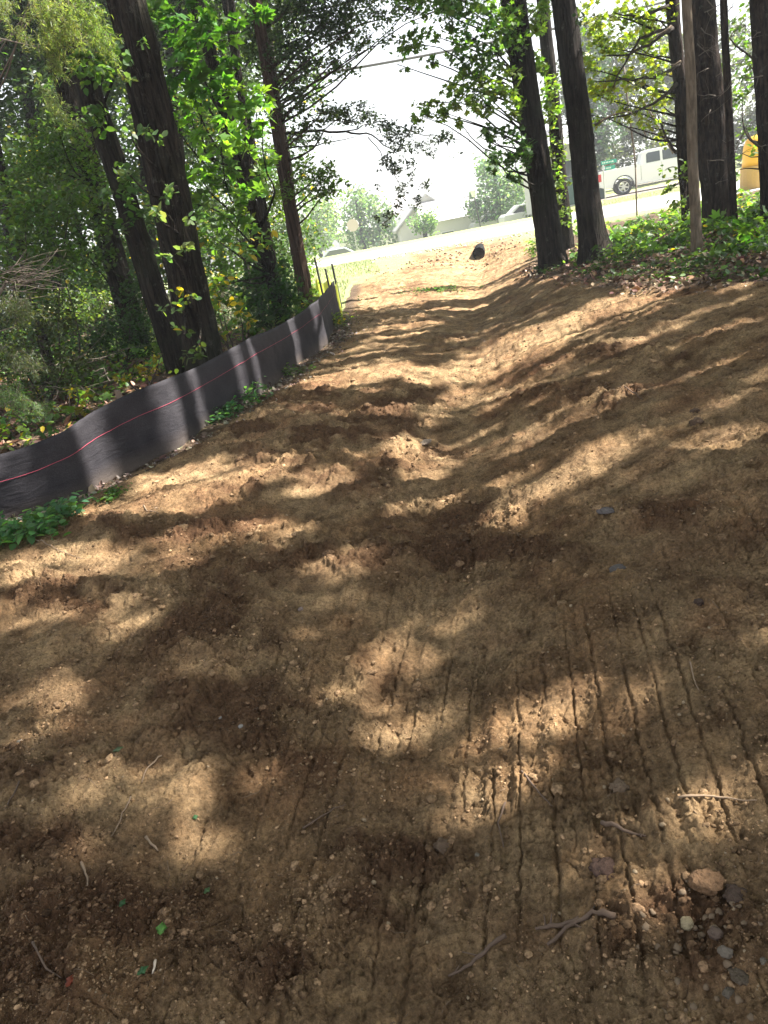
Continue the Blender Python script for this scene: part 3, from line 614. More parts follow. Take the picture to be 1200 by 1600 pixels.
tree('oak_sapling', 'thin dark trunk at the far left edge among dim foliage', 'tree', None,
     (48, 450), (-15, 200), 12.5, 15, 10, .2, crown=(-1, 0, 9, 2.5, 2.2, 1.6, DGREEN), seed=8)
tree('oak_sapling', 'short dark trunk right behind the slender reddish tree at the fence end', 'tree', None,
     (470, 455), (448, 250), 17, 13, 9, .2, seed=9)


for k, (bx, by, tx, ty, Y, w_, lab) in enumerate([(30, 470, -30, 100, 19, 13, 'thin distant trunk nearest the left edge of the woods'), (95, 480, 30, 60, 21, 17, 'distant trunk in the woods behind the feathery cedar sprays'),
        (150, 470, 85, 200, 24, 10, 'faint distant trunk left of the dim grey trunk'), (250, 470, 215, 200, 22, 13, 'distant trunk seen between the two leaning trunks'),
        (305, 460, 262, 60, 20, 12, 'distant trunk just right of the thickest trunk'), (352, 450, 325, 200, 25, 12, 'distant trunk behind the bright young maple'), (388, 445, 372, 250, 21, 9, 'thin distant trunk at the right end of the left woods')]):
    tree('woodland_tree', lab, 'tree', 'distant trees in the left woods', (bx, by), (tx, ty), Y, w_, 12, .2, crown=(rng.uniform(-.5, .5), rng.uniform(-.5, .5), 8.0, 2.8, 3.2, 1.3, DGREEN), seed=30 + k, sides=14)

# --- the long hanging spray over the road
# (built as part of an oak whose trunk is the split stem beside the cedar)
b0 = P(486, 485, 14.4); b0.z = float(H(b0.x, b0.y))
rt_ = empty('leaning_oak', b0, 'thin oak stem beside the reddish tree, with long bare branch of small dark dangling leaves', 'tree')
pA = P(452, 330, 14.4); pB = P(437, 200, 14.4); pC = P(405, 20, 14.4); pD = P(380, -220, 14.4)
trunk_mesh('trunk', [b0 - Vector((0, 0, .1)), pA, pB, pC, pD], [.085, .075, .065, .045, .02], BARK, rt_, sides=14, seed=10)
TW = Limbs(); L = Leaves()
def route(pts, Y, r0, r1):
    TW.next()
    q = [P(a, b, Y + c) for a, b, c in pts]; out = []
    for i in range(len(q) - 1):
        for k in range(4): out.append(q[i].lerp(q[i+1], k / 4) + Vector(rng.normal(0, .012, 3)))
    out.append(q[-1]); TW.tube(out, list(np.linspace(r0, r1, len(out))), 5)
route([(440, 212, 0), (490, 205, -.1), (540, 205, -.2), (580, 212, -.3), (620, 240, -.3)], 14.4, .028, .008)
route([(540, 205, -.2), (565, 198, -.2), (600, 190, -.2), (650, 208, -.2), (700, 215, -.2), (735, 222, -.2)], 14.4, .012, .004)
route([(575, 212, -.3), (600, 250, -.3), (625, 290, -.3), (618, 335, -.3)], 14.4, .01, .003)
route([(445, 230, 0), (480, 228, .1), (530, 222, .2), (560, 212, .2)], 14.4, .016, .004)
route([(432, 165, 0), (470, 150, 0), (510, 130, 0), (560, 100, 0)], 14.4, .02, .005)
route([(430, 130, 0), (455, 90, 0), (500, 60, 0), (560, 40, 0), (640, 20, 0)], 14.4, .03, .006)
route([(410, 40, 0), (450, 20, 0), (520, 10, 0), (570, 0, 0)], 14.4, .03, .008)
D = [(578, 180, 16, 12), (600, 196, 18, 10), (615, 212, 20, 12), (640, 205, 18, 12), (628, 232, 16, 12), (655, 228, 14, 9), (690, 217, 20, 8), (672, 240, 16, 6, .5),
     (605, 252, 16, 12), (618, 268, 12, 10), (640, 255, 14, 8, .7), (645, 275, 8, 10, .6), (628, 298, 9, 14), (625, 318, 7, 12), (612, 335, 10, 8), (650, 316, 7, 12), (666, 290, 10, 6), (596, 338, 12, 5), (604, 352, 6, 6),
     (520, 182, 24, 10), (548, 190, 20, 9), (470, 215, 24, 8), (700, 205, 8, 5), (560, 165, 12, 8), (590, 290, 6, 4, .6), (712, 240, 6, 5, .6), (505, 218, 20, 6, .6)]
blobs(L, TW, D, 14.1, .055, (0.022, .038, .026), 'ovate', cover=1.7, thick=.3, clump=6, twig=.003)
TW.build('branch', BARK, rt_, smooth=True); L.build('crown', LEAF_DARK, rt_)

# --- right group
tree('maple_tree', 'tall dark trunk nearest the pipe with maple leaves hanging over the road', 'tree', 'trees on the right bank',
     (864, 400), (800, 0), 13.2, 37, 14, .55, crown=(0, -1.0, 10.5, 3.0, 2.6, 2.0, GREEN), seed=11, ridge=.07, sides=30,
     spec=[S([(765, 25, 40, 26), (700, -10, 60, 20), (640, -15, 50, 16), (740, 60, 28, 24), (800, 50, 30, 30), (775, 85, 34, 24), (705, 25, 34, 20, .7), (690, 60, 28, 14, .45), (650, 68, 26, 20, 1.2), (620, 100, 18, 10, .5), (665, 95, 18, 10, .7), (735, 90, 30, 20), (720, 8, 40, 16, 1), (755, 145, 40, 16, 1), (730, 115, 24, 16, .9)], 12.4, .085, (0.075, .15, .03), 'lobed', cover=1.9),
           S([(745, 120, 30, 18), (785, 130, 34, 22), (720, 145, 30, 14), (690, 160, 28, 10), (660, 175, 18, 10), (760, 165, 36, 16), (700, 178, 28, 10), (668, 185, 20, 8), (795, 170, 24, 20), (718, 190, 18, 7)], 12.2, .085, (0.11, .18, .03), 'lobed', cover=1.9),
           S([(790, 215, 26, 18), (765, 210, 20, 10, .7), (805, 250, 24, 16), (780, 255, 18, 14), (800, 275, 20, 8), (752, 215, 12, 8, .7), (822, 230, 14, 20), (765, 240, 12, 12, .6)], 12.4, .085, (0.05, .12, .025), 'lobed', cover=2.1),
           S([(838, 40, 14, 34), (842, 110, 14, 30), (850, 170, 12, 26), (846, 10, 16, 20)], 13.6, .085, (0.09, .16, .025), 'lobed', cover=1.9)])
tree('vine_clad_tree', 'thin trunk wrapped in leafy vine between the two tall dark trunks', 'tree', None,
     (882, 352), (852, 40), 15.8, 20, 12, .2, crown=(0, .5, 10, 2.3, 2.0, 1.5, YGREEN), seed=12,
     spec=[S([(862, 130, 12, 26), (866, 180, 12, 24), (870, 235, 14, 26), (874, 285, 14, 22), (880, 320, 10, 20), (885, 345, 12, 14)], 15.5, .09, (0.10, .17, .025), cover=1.2, thick=.35)])
tree('tulip_tree', 'tall dark straight trunk with wide flared base at the edge of the green undergrowth', 'tree', 'trees on the right bank',
     (930, 398), (880, 0), 12.6, 36, 14, .8, crown=(0, -.6, 10.5, 3.2, 2.6, 2.0, GREEN), seed=13, ridge=.05, sides=30,
     spec=[S([(898, 45, 10, 22, .6), (905, 80, 12, 16, .6)], 12.3, .08, DGREEN, cover=.8)])
tree('dark_maple', 'dark trunk with pale dead limbs, just left of the pole-like trunk', 'tree', None,
     (1080, 352), (1050, 0), 13.4, 20, 12, .3, bark=BARK_PINE, crown=(0, 0, 10, 2.8, 2.4, 1.8, YGREEN), seed=14,
     spec=[S([(930, 25, 34, 22), (985, 20, 38, 24), (1025, 30, 28, 26), (945, 75, 38, 24), (1000, 75, 40, 26), (1030, 105, 22, 28), (920, 110, 22, 20)], 13.8, .085, (0.15, .21, .03), 'lobed', cover=1.7),
           S([(960, 125, 34, 20), (1005, 135, 32, 22), (935, 150, 28, 18), (975, 170, 34, 16), (1035, 165, 18, 22), (925, 180, 20, 16, .8), (1010, 195, 22, 12), (1035, 215, 14, 12), (965, 195, 18, 10, .5)], 13.6, .085, (0.18, .235, .03), 'lobed', cover=1.5),
           S([(1062, 265, 14, 14), (1055, 290, 12, 14), (1062, 315, 14, 14), (1075, 335, 14, 12), (1045, 262, 8, 8, .6)], 13.0, .09, (0.09, .15, .025), cover=1.2, thick=.25)])
root, axis = tree('pole_like_tree', 'pale thin straight trunk like a pole, closest to the soil on the right', 'tree', None,
     (1089, 404), (1074, 0), 9.8, 15, 11, .3, bark=BARK_PALE, seed=15, ridge=.04)
tree('pine_tree', 'thick reddish brown trunk right of the pale pole-like trunk with dead twigs sticking out', 'tree', 'trees on the right bank',
     (1128, 378), (1093, 0), 12.0, 45, 14, .15, bark=BARK_PINE, crown=(0.5, 0, 10.5, 3.0, 2.6, 2.0, DGREEN), seed=16, sides=32)
tree('thin_sapling', 'thin straight brown sapling just right of the thick reddish trunk', 'tree', None,
     (1148, 374), (1131, 0), 11.4, 11, 9, .2, bark=BARK_PINE, seed=17)
tree('pine_tree', 'dark trunk cut by the right edge of the picture', 'tree', 'trees on the right bank',
     (1212, 352), (1190, 0), 11.2, 34, 13, .3, bark=BARK_PINE, crown=(1, 0, 10, 3, 2.6, 2.0, DGREEN), seed=18,
     spec=[S([(1165, 40, 26, 34, .8), (1170, 100, 24, 30, .9), (1160, 150, 24, 18), (1180, 130, 20, 16), (1165, 200, 14, 20), (1160, 240, 14, 20, .8), (1155, 265, 10, 12)], 13.2, .085, (0.075, .14, .03), cover=.8)])
# dead twigs and bare limbs on the right trees
def dead_limbs(name, label, spec, Y, mat, r=.012, tufts=3):
    out_ = []
    for pts in spec:
        mb = MB(); q = [P(a, b, Y + (c[0] if c else 0)) for a, b, *c in pts]; o = []
        for i in range(len(q) - 1):
            for k in range(3): o.append(q[i].lerp(q[i+1], k / 3) + Vector(rng.normal(0, .01, 3)))
        o.append(q[-1]); mb.tube(o, list(np.linspace(r, r * .3, len(o))), 5)
        for k in range(tufts):
            i = int(rng.integers(1, len(o))); e = o[i] + Vector(rng.normal(0, .16, 3)); mb.tube(curve_pts(o[i], e, 4), [r * .35, r * .3, r * .2, r * .1], 3)
        out_.append(mb.build(name, mat, smooth=True))
    return out_
def adopt(os_, parent):
    for o in os_: o.parent = parent; o.matrix_parent_inverse = Matrix.Translation(-parent.location)
byname = lambda frag: [o for o in col.objects if o.get('label') and frag in o['label']][0]
adopt(dead_limbs('dead_limb', None, [[(1052, 42), (1015, 70), (985, 85), (940, 88)], [(1062, 100), (1020, 122), (975, 125), (930, 128)], [(1060, 130), (1020, 165), (985, 178), (935, 190)],
                         [(1045, 10), (1000, 28), (960, 20)], [(1040, 45), (1000, 60), (975, 100), (950, 150)], [(1058, 240), (1040, 215), (1028, 180)]], 13.3, TWIG_DARK, .03, 2), byname('pale dead limbs'))
adopt(dead_limbs('dead_limb', None, [[(1050, 42), (1030, 55), (1012, 66)], [(1062, 98), (1048, 105)], [(930, 195), (955, 180), (985, 175)]], 13.1, BARK_PALE, .022, 1), byname('pale dead limbs'))
adopt(dead_limbs('dead_twig', None, [[(1095, 45), (1118, 62)], [(1090, 68), (1110, 90)], [(1092, 88), (1115, 70)], [(1100, 20), (1125, 8), (1150, 15)], [(1110, 105), (1090, 115)], [(1118, 150), (1090, 148)],
                                     [(1130, 252), (1105, 250)], [(1120, 285), (1128, 284)], [(1112, 170), (1095, 190)], [(1105, 0), (1130, 30)], [(1120, 120), (1150, 100), (1170, 95)]], 11.6, TWIG, .008, 3), byname('thick reddish'))
adopt(dead_limbs('dead_twig', None, [[(1146, 245), (1165, 200), (1172, 180)], [(1150, 225), (1175, 190), (1190, 178)], [(1140, 60), (1165, 30)], [(1138, 20), (1150, -5)], [(1146, 130), (1120, 155)]], 11.3, TWIG, .008, 3), byname('thin straight brown'))
adopt(dead_limbs('dead_twig', None, [[(1192, 118), (1175, 122), (1160, 118)], [(1195, 225), (1180, 228)], [(1188, 50), (1170, 60)]], 11.0, TWIG, .008, 3), byname('cut by the right edge'))
# bleached saplings leaning in front of the truck
mb = MB()
for a, b in (((993, 262), (975, 105)), ((1010, 215), (995, 165)), ((1052, 240), (1000, 150))):
    mb.tube(curve_pts(P(*a, 20), P(*b, 20), 7, wig=.02), .022, 5)
b0 = P(993, 300, 20); b0.z = float(H(b0.x, b0.y))
rs = empty('bare_sapling', b0, 'bleached leafless sapling stems leaning in front of the white pickup', 'sapling')
mb.tube([b0, P(993, 262, 20)], .022, 5); mb.build('stem', TWIG, rs, smooth=True)

# --- trees that stand outside the picture on the right and shade the swale
def side_tree(x, y, rr, cz, rz, colr, label, cover=2.4, r0=.2):
    root = empty('shade_tree', (x, y, float(H(x, y))), label, 'tree', 'trees beyond the right edge shading the soil')
    g = float(H(x, y)) - .1
    trunk_mesh('trunk', [(x, y, g), (x + .1, y, 5), (x, y + .1, cz + 1)], [r0, r0 * .8, r0 * .3], BARK, root, flare=.5, seed=int(x * 3 + y))
    L = Leaves(); L.add(crown_points(x, y, cz, rr, rr, rz, cover, .14), .14, colr, kind='quad', var=.3, centred=True)
    TW = Limbs()
    for q in range(9):
        TW.next(); aa = q * .75 + x; e = Vector((x + math.cos(aa) * rr * .75, y + math.sin(aa) * rr * .75, cz + rng.uniform(-.3, .6) * rz))
        TW.tube(curve_pts((x, y, cz - rz * rng.uniform(.3, 1.2)), e, 8), list(np.linspace(r0 * .22, .008, 8)), 6)
    TW.build('branch', BARK, root, smooth=True); L.build('crown', LEAF, root)
for k, (x, y, rr, cz, rz) in enumerate([(6.3, 2.4, 3.3, 9, 2.6), (7.2, 6.6, 3.4, 9.4, 2.6), (10.8, 4.2, 3.5, 10, 2.8), (11.6, 8.8, 3.6, 10, 2.8), (10.4, .0, 3.4, 9.5, 2.6), (13.2, 13.0, 3.4, 10, 2.6),
                                        (9.6, 11.6, 3.2, 10, 2.6), (14.5, 5.5, 3.4, 11, 2.6), (6.0, -2.2, 3.2, 9, 2.4), (4.4, 5.0, 2.6, 12.0, 1.6)]):
    side_tree(x, y, rr, cz, rz, GREEN, 'leafy woodland tree outside the picture, ' + ['right of the nearest soil', 'right of the slope with the slate chips', 'second row back on the right', 'behind the trunk at the right edge', 'second row nearest the camera', 'far right towards the yellow object', 'just past the right edge undergrowth', 'furthest out on the right', 'behind the camera on the right', 'tallest, over the right slope'][k])

# ------------------------------------------------------------------ left forest masses
# dark shrubs behind the fence, each its own thing
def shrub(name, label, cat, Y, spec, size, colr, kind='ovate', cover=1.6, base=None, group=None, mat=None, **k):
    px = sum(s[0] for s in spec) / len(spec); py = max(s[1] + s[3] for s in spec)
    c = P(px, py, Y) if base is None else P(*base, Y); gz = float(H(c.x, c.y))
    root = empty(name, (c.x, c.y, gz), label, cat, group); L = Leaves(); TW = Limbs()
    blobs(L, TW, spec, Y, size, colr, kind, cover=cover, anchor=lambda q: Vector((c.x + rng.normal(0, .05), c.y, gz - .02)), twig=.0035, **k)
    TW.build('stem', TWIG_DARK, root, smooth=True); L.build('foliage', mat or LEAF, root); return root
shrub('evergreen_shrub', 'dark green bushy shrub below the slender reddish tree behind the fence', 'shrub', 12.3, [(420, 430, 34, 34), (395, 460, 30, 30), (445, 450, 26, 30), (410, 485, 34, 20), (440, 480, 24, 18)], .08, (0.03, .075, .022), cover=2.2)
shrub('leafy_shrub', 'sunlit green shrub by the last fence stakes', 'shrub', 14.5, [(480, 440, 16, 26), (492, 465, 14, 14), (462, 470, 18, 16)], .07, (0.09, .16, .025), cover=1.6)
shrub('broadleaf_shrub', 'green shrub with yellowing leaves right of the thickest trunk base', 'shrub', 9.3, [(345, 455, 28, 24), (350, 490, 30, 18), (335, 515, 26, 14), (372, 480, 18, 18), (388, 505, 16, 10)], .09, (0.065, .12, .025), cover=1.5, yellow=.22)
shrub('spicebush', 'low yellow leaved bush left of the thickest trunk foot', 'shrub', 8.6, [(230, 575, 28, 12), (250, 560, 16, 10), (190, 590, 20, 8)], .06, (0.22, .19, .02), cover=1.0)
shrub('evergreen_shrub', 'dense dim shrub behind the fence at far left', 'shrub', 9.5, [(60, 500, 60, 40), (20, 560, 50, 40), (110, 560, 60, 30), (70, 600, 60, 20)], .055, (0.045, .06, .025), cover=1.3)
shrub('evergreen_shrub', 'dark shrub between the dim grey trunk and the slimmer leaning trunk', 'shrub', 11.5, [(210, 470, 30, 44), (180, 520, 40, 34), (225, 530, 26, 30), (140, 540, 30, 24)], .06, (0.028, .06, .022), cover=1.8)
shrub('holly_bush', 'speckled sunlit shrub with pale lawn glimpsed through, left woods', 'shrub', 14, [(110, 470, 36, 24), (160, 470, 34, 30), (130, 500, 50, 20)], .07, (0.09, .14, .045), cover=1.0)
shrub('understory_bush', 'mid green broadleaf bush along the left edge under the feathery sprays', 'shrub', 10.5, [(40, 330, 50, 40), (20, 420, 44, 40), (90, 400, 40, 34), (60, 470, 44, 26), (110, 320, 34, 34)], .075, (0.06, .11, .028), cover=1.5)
shrub('low_plant', 'patch of yellowish leaves on the brown leaf litter behind the fence', 'plant', 8.4, [(120, 610, 34, 8), (140, 632, 34, 8), (80, 640, 24, 8), (100, 660, 20, 6)], .07, (0.16, .16, .03), cover=.6, yellow=.4)
shrub('low_plant', 'pale green leaves just above the fence top at the left edge', 'plant', 6.6, [(20, 698, 30, 5), (50, 690, 14, 6)], .07, (0.12, .17, .05), cover=1.2, thick=.15)

# woodland behind: one mass nobody could count
def wood(name, label, spec, size, colr, cover, kind='ovate', **k):
    L = Leaves()
    for s in spec:
        blobs(L, None, [s[:4]], s[4], size, colr, kind, cover=cover * (s[5] if len(s) > 5 else 1), thick=1.4, clump=12, **k)
    o = L.build(name, LEAF); tag(o, label, 'woodland', kind='stuff'); return o
Lw = []
for gx in range(-120, 470, 42):
    for gy in range(-10, 560, 42):
        g = pn(np.array([gx * .013]), np.array([gy * .013]), 71)[0]
        cv = np.clip(1.7 + g * 3.2, .25, 3.4)
        if gx < 90 and 40 < gy < 190: cv *= .3
        if gx > 380 and gy < 330: cv *= .35
        if 330 < gx and gy < 220: cv *= .6
        Lw.append((gx + rng.uniform(-12, 12), gy + rng.uniform(-12, 12), 34, 34, rng.uniform(17, 30), cv))
wood('background_woodland', 'dim dappled leaves of the woods filling the left background', Lw, .12, (0.04, .075, .024), 1.15, yellow=.02)
Lw = []
for gx in range(900, 1290, 40):
    for gy in range(60, 270, 36):
        cv = 1.0 if gy > 130 else .6
        if 1120 < gx < 1185 and 110 < gy < 180: cv = .35
        Lw.append((gx + rng.uniform(-10, 10), gy + rng.uniform(-10, 10), 26, 24, rng.uniform(46, 54), cv))
wood('far_thicket', 'grey-green thicket behind the white pickup', Lw, .28, (0.045, .06, .03), 3.2)
shrub('conifer', 'bluish dark conifer behind the green street signs', 'tree', 44, [(925, 60, 24, 30, .7), (930, 110, 28, 30), (920, 165, 26, 30), (935, 215, 34, 28), (925, 250, 26, 18), (912, 210, 18, 40)], .28, (0.022, .045, .03), cover=2.6)
# cedar sprays close at the top left
def cedar_spray(name, label, Y, spec, base):
    g = G(*base); root = empty(name, g, label, 'tree'); L = Leaves(); TW = Limbs()
    zz = P(spec[0][0], spec[0][1], Y); tp = Vector((g.x, g.y, zz.z + 2.5))
    trunk_mesh('trunk', [g - Vector((0, 0, .1)), g.lerp(tp, .5), tp], [.07, .05, .02], BARK_RED, root, sides=12, flare=.3, seed=3)
    for px, py, rx, ry, colr in spec:
        TW.next(); c = P(px, py, Y); m = Y / FPX; TW.tube(curve_pts(Vector((g.x, g.y, c.z - .1)), c, 7, sag=-.05), list(np.linspace(.02, .004, 7)), 5)
        k = int(rx * ry / 9) + 12
        for i in range(k):
            u = rng.normal(size=2) * .45; st = c + rt * float(u[0] * rx * m) + up * float(u[1] * ry * m) + fwd * float(rng.normal(0, .15))
            dr = Vector((rng.normal(0, .5), rng.normal(0, .4), -.9)).normalized(); ln = rng.uniform(.06, .15)
            TW.tube([st, st + dr * ln], [.0016, .0008], 3)
            pts = np.array([list(st + dr * (ln * t)) for t in rng.random(26)]) + rng.normal(0, .009, (26, 3))
            L.add(pts, .035, colr, kind='needle', width=1.6, droop=1.2, var=.3)
    TW.build('branch', TWIG, root, smooth=True); L.build('crown', LEAF, root)
cedar_spray('cedar_sapling', 'pale feathery cedar sprays hanging at the top left corner', 6.8,
            [(70, 15, 22, 22, CEDAR), (85, 50, 18, 20, (0.13, .17, .07)), (100, 20, 18, 20, (0.14, .18, .08)), (78, 80, 12, 12, CEDAR), (140, 18, 20, 18, (0.10, .15, .05)), (150, 48, 14, 16, (0.11, .16, .06)), (5, 10, 14, 14, CEDAR),
             (85, 160, 14, 12, (0.12, .16, .08))], (-140, 640))
cedar_spray('cedar_sapling', 'dim drooping cedar branches at the left edge just above the fence', 6.6,
            [(20, 470, 22, 18, (0.05, .065, .035)), (40, 560, 24, 14, (0.05, .065, .035)), (50, 630, 18, 13, (0.09, .14, .07)), (15, 610, 18, 16, (0.06, .10, .04))], (-120, 660))
# dead tangle
mb = MB()
c0 = P(10, 440, 6.9)
for i in range(46):
    e = P(rng.uniform(40, 110), rng.uniform(385, 450), 6.9 + rng.uniform(-.3, .3)); mb.tube(curve_pts(c0 + Vector(rng.normal(0, .08, 3)), e, 7, wig=.09), list(np.linspace(.004, .0015, 7)), 3)
g = G(-60, 690)
mb.tube(curve_pts(g, c0, 7, wig=.04), .012, 5)
tag(mb.build('dead_brush', TWIG, smooth=True), 'grey tangle of dead twigs in front of the left woods', 'brush')
mb = MB()
for i in range(34):
    a = P(rng.uniform(40, 190), rng.uniform(560, 650), 8.6 + rng.uniform(-.5, .8)); e = a + Vector((rng.normal(0, .25), rng.normal(0, .2), rng.uniform(-.1, .25))); mb.tube(curve_pts(a, e, 6, wig=.12), list(np.linspace(.006, .002, 6)), 3)
tag(mb.build('fallen_twigs', TWIG, smooth=True), 'scatter of dead twigs on the litter behind the fence', 'twigs', kind='stuff')

# ------------------------------------------------------------------ right undergrowth
def groundcover(name, label, n, region, size, colr, hmax, kind='ovate', yellow=.0, cluster=6, cat='undergrowth', mat=None, droop=.1):
    pts = []
    x0, x1, y0, y1, ok = region; tries = 0
    xs = rng.uniform(x0, x1, n * 4); ys = rng.uniform(y0, y1, n * 4); m = ok(xs, ys); xs = xs[m][:n]; ys = ys[m][:n]
    hh = hmax * np.clip(.5 + 1.2 * pn(xs * .9, ys * .9, 81), .12, 1.3)
    z = Z(xs, ys)
    P3 = np.stack([xs, ys, z], -1); P3 = np.repeat(P3, cluster, 0); hh = np.repeat(hh, cluster)
    P3[:, :2] += rng.normal(0, .10, (len(P3), 2)); P3[:, 2] += hh * rng.random(len(P3)) ** .6
    L = Leaves(); L.add(P3, size, colr, kind=kind, yellow=yellow, upb=.9, droop=droop, var=.5); k2 = rng.random(len(P3)) < .12; L.add(P3[k2] + np.array((0, 0, hmax * .25)), size * 1.7, tuple(c * 1.3 for c in colr), kind='lobed' if hmax > .2 else kind, upb=.8, var=.4)
    o = L.build(name, mat or LEAF); tag(o, label, cat, kind='stuff'); return o
groundcover('undergrowth', 'bright green leafy ground cover beneath the right bank trees', 2100,
            (3.4, 12, 8.6, 17.5, lambda x, y: (x > right_x(y) + .75 + .8 * pn(x * .8, y * .8, 82)) & (pn(x * 1.6, y * 1.6, 86) > -.12) & (y < 16.5 - .15 * (x - 4))), .075, (0.065, .13, .025), .24, yellow=.04)
groundcover('ivy_patch', 'dark low ivy at the soil edge on the right bank', 650,
            (3.2, 8, 7.2, 14, lambda x, y: (x > right_x(y) + .05) & (x < right_x(y) + 1.3) & (pn(x * 1.2, y * 1.2, 83) > -.1)), .055, (0.045, .085, .025), .12)
groundcover('leaf_litter', 'dry brown leaf litter along the right edge of the soil', 2600,
            (3.2, 9, 5.5, 15, lambda x, y: (x > right_x(y) - .25) & (x < right_x(y) + 3)), .06, (0.20, .13, .085), .015, mat=LEAF_MATT, cluster=5)
groundcover('leaf_litter', 'brown leaf litter behind the black fence', 3200,
            (-9, -.6, 5, 15, lambda x, y: x < fence_x(y) - .15), .07, (0.15, .085, .055), .02, mat=LEAF_MATT, cluster=5, yellow=.06)
groundcover('undergrowth', 'low green plants on the woodland floor behind the fence', 1500,
            (-9, 0, 7, 18, lambda x, y: (x < fence_x(y) - .3) & (pn(x * .7, y * .7, 84) > .0)), .08, (0.06, .115, .025), .35, yellow=.05)
groundcover('leaf_litter', 'grey dry leaves and chips along the foot of the fence', 1500,
            (-3.4, 0, 4.6, 13, lambda x, y: (x > fence_x(y) + .01) & (x < fence_x(y) + .22 + .12 * pn(x * 2, y * 2, 85))), .04, (0.17, .135, .105), .012, mat=LEAF_MATT, cluster=5)
# verge grass
def grass(name, label, n, region, hgt, colr):
    x0, x1, y0, y1, ok = region; xs = rng.uniform(x0, x1, n * 3); ys = rng.uniform(y0, y1, n * 3); m = ok(xs, ys); xs = xs[m][:n]; ys = ys[m][:n]
    L = Leaves(); C = np.stack([xs, ys, H(xs, ys)], -1)
    k = len(C); s = hgt * rng.uniform(.5, 1.3, (k, 1)); a = rng.normal(size=(k, 3)) * .35; a[:, 2] = 1; b = np.cross(a, rng.normal(size=(k, 3))); b /= np.linalg.norm(b, axis=1, keepdims=True)
    V = np.stack([C - b * .008, C + b * .008, C + a * s], 1).reshape(-1, 3); F = np.arange(k * 3).reshape(-1, 3)
    c = np.repeat((np.array(colr) * np.exp(rng.normal(0, .25, (k, 1))))[:, None], 3, 1).reshape(-1, 3)
    o = np_mesh(name, V, [F], LEAF_MATT, None, c); tag(o, label, 'grass', kind='stuff')
grass('verge_grass', 'sunlit short grass at the roadside beyond the fence end', 26000, (-6, 6, 13.5, 27, lambda x, y: (x < fence_x(np.minimum(y, 20)) - .1 + .9 * (y > 21.5)) & (y < near_edge(x) + .6)), .07, (0.36, .40, .24))
grass('verge_grass', 'pale sunlit grass between the road and the white pickup', 14000, (9, 26, 33.4, 35.8, lambda x, y: x > -99), .07, (0.44, .44, .28))

# ------------------------------------------------------------------ silt fence
def fence_mat():
    m, n, l, b = newmat('woven_black_fabric')
    tc = n.new('ShaderNodeTexCoord'); wv = n.new('ShaderNodeTexNoise'); wv.inputs['Scale'].default_value = 120; wv.inputs['Detail'].default_value = 3
    no = n.new('ShaderNodeTexNoise'); no.inputs['Scale'].default_value = 4; no.inputs['Detail'].default_value = 6
    sx = n.new('ShaderNodeSeparateXYZ'); l.new(tc.outputs['Object'], wv.inputs['Vector']); l.new(tc.outputs['Object'], no.inputs['Vector'])
    mx = n.new('ShaderNodeMix'); mx.data_type = 'RGBA'; mx.inputs[6].default_value = (0.007, .0065, .0095, 1); mx.inputs[7].default_value = (0.056, .052, .057, 1)
    ad = n.new('ShaderNodeMath'); ad.operation = 'MULTIPLY'; l.new(wv.outputs['Fac'], ad.inputs[0]); l.new(no.outputs['Fac'], ad.inputs[1])
    m2 = n.new('ShaderNodeMath'); m2.operation = 'MULTIPLY'; m2.inputs[1].default_value = 2.0; l.new(ad.outputs[0], m2.inputs[0])
    l.new(m2.outputs[0], mx.inputs[0])
    # dried mud splashed on the lower hem, by the attribute painted up the cloth
    at = n.new('ShaderNodeAttribute'); at.attribute_name = 'tint'; se = n.new('ShaderNodeSeparateColor'); l.new(at.outputs['Color'], se.inputs[0])
    md = n.new('ShaderNodeMath'); md.operation = 'MULTIPLY'; l.new(se.outputs[0], md.inputs[0]); l.new(no.outputs['Fac'], md.inputs[1])
    mz = n.new('ShaderNodeMix'); mz.data_type = 'RGBA'; mz.inputs[7].default_value = (0.15, .115, .085, 1)
    l.new(md.outputs[0], mz.inputs[0]); l.new(mx.outputs[2], mz.inputs[6]); l.new(mz.outputs[2], b.inputs['Base Color'])
    b.inputs['Roughness'].default_value = .8; b.inputs['Specular IOR Level'].default_value = .15
    b.inputs['Sheen Weight'].default_value = .0
    tr = n.new('ShaderNodeBsdfTranslucent'); tr.inputs[0].default_value = (0.10, .10, .10, 1)
    ms = n.new('ShaderNodeMixShader'); ms.inputs[0].default_value = .06; l.new(b.outputs[0], ms.inputs[1]); l.new(tr.outputs[0], ms.inputs[2]); l.new(ms.outputs[0], n['Material Output'].inputs[0])
    bp = n.new('ShaderNodeBump'); bp.inputs['Strength'].default_value = .6; bp.inputs['Distance'].default_value = .012
    mpw = n.new('ShaderNodeMapping'); mpw.inputs['Rotation'].default_value = (.3, .5, .4); mpw.inputs['Scale'].default_value = (3, 3, 14); l.new(tc.outputs['Object'], mpw.inputs['Vector'])
    wr_ = n.new('ShaderNodeTexNoise'); wr_.inputs['Scale'].default_value = 1.6; wr_.inputs['Detail'].default_value = 4; wr_.inputs['Distortion'].default_value = 1.2; l.new(mpw.outputs[0], wr_.inputs['Vector'])
    wa = n.new('ShaderNodeMath'); wa.operation = 'MULTIPLY_ADD'; wa.inputs[1].default_value = .15; l.new(wv.outputs['Fac'], wa.inputs[0]); l.new(wr_.outputs['Fac'], wa.inputs[2]); l.new(wa.outputs[0], bp.inputs['Height']); l.new(bp.outputs[0], b.inputs['Normal'])
    return m
WOOD = simple('weathered_stake', (0.16, 0.12, 0.09), .9, var=.3)
BLACK = simple('dark_stake', (0.03, .028, .028), .8)
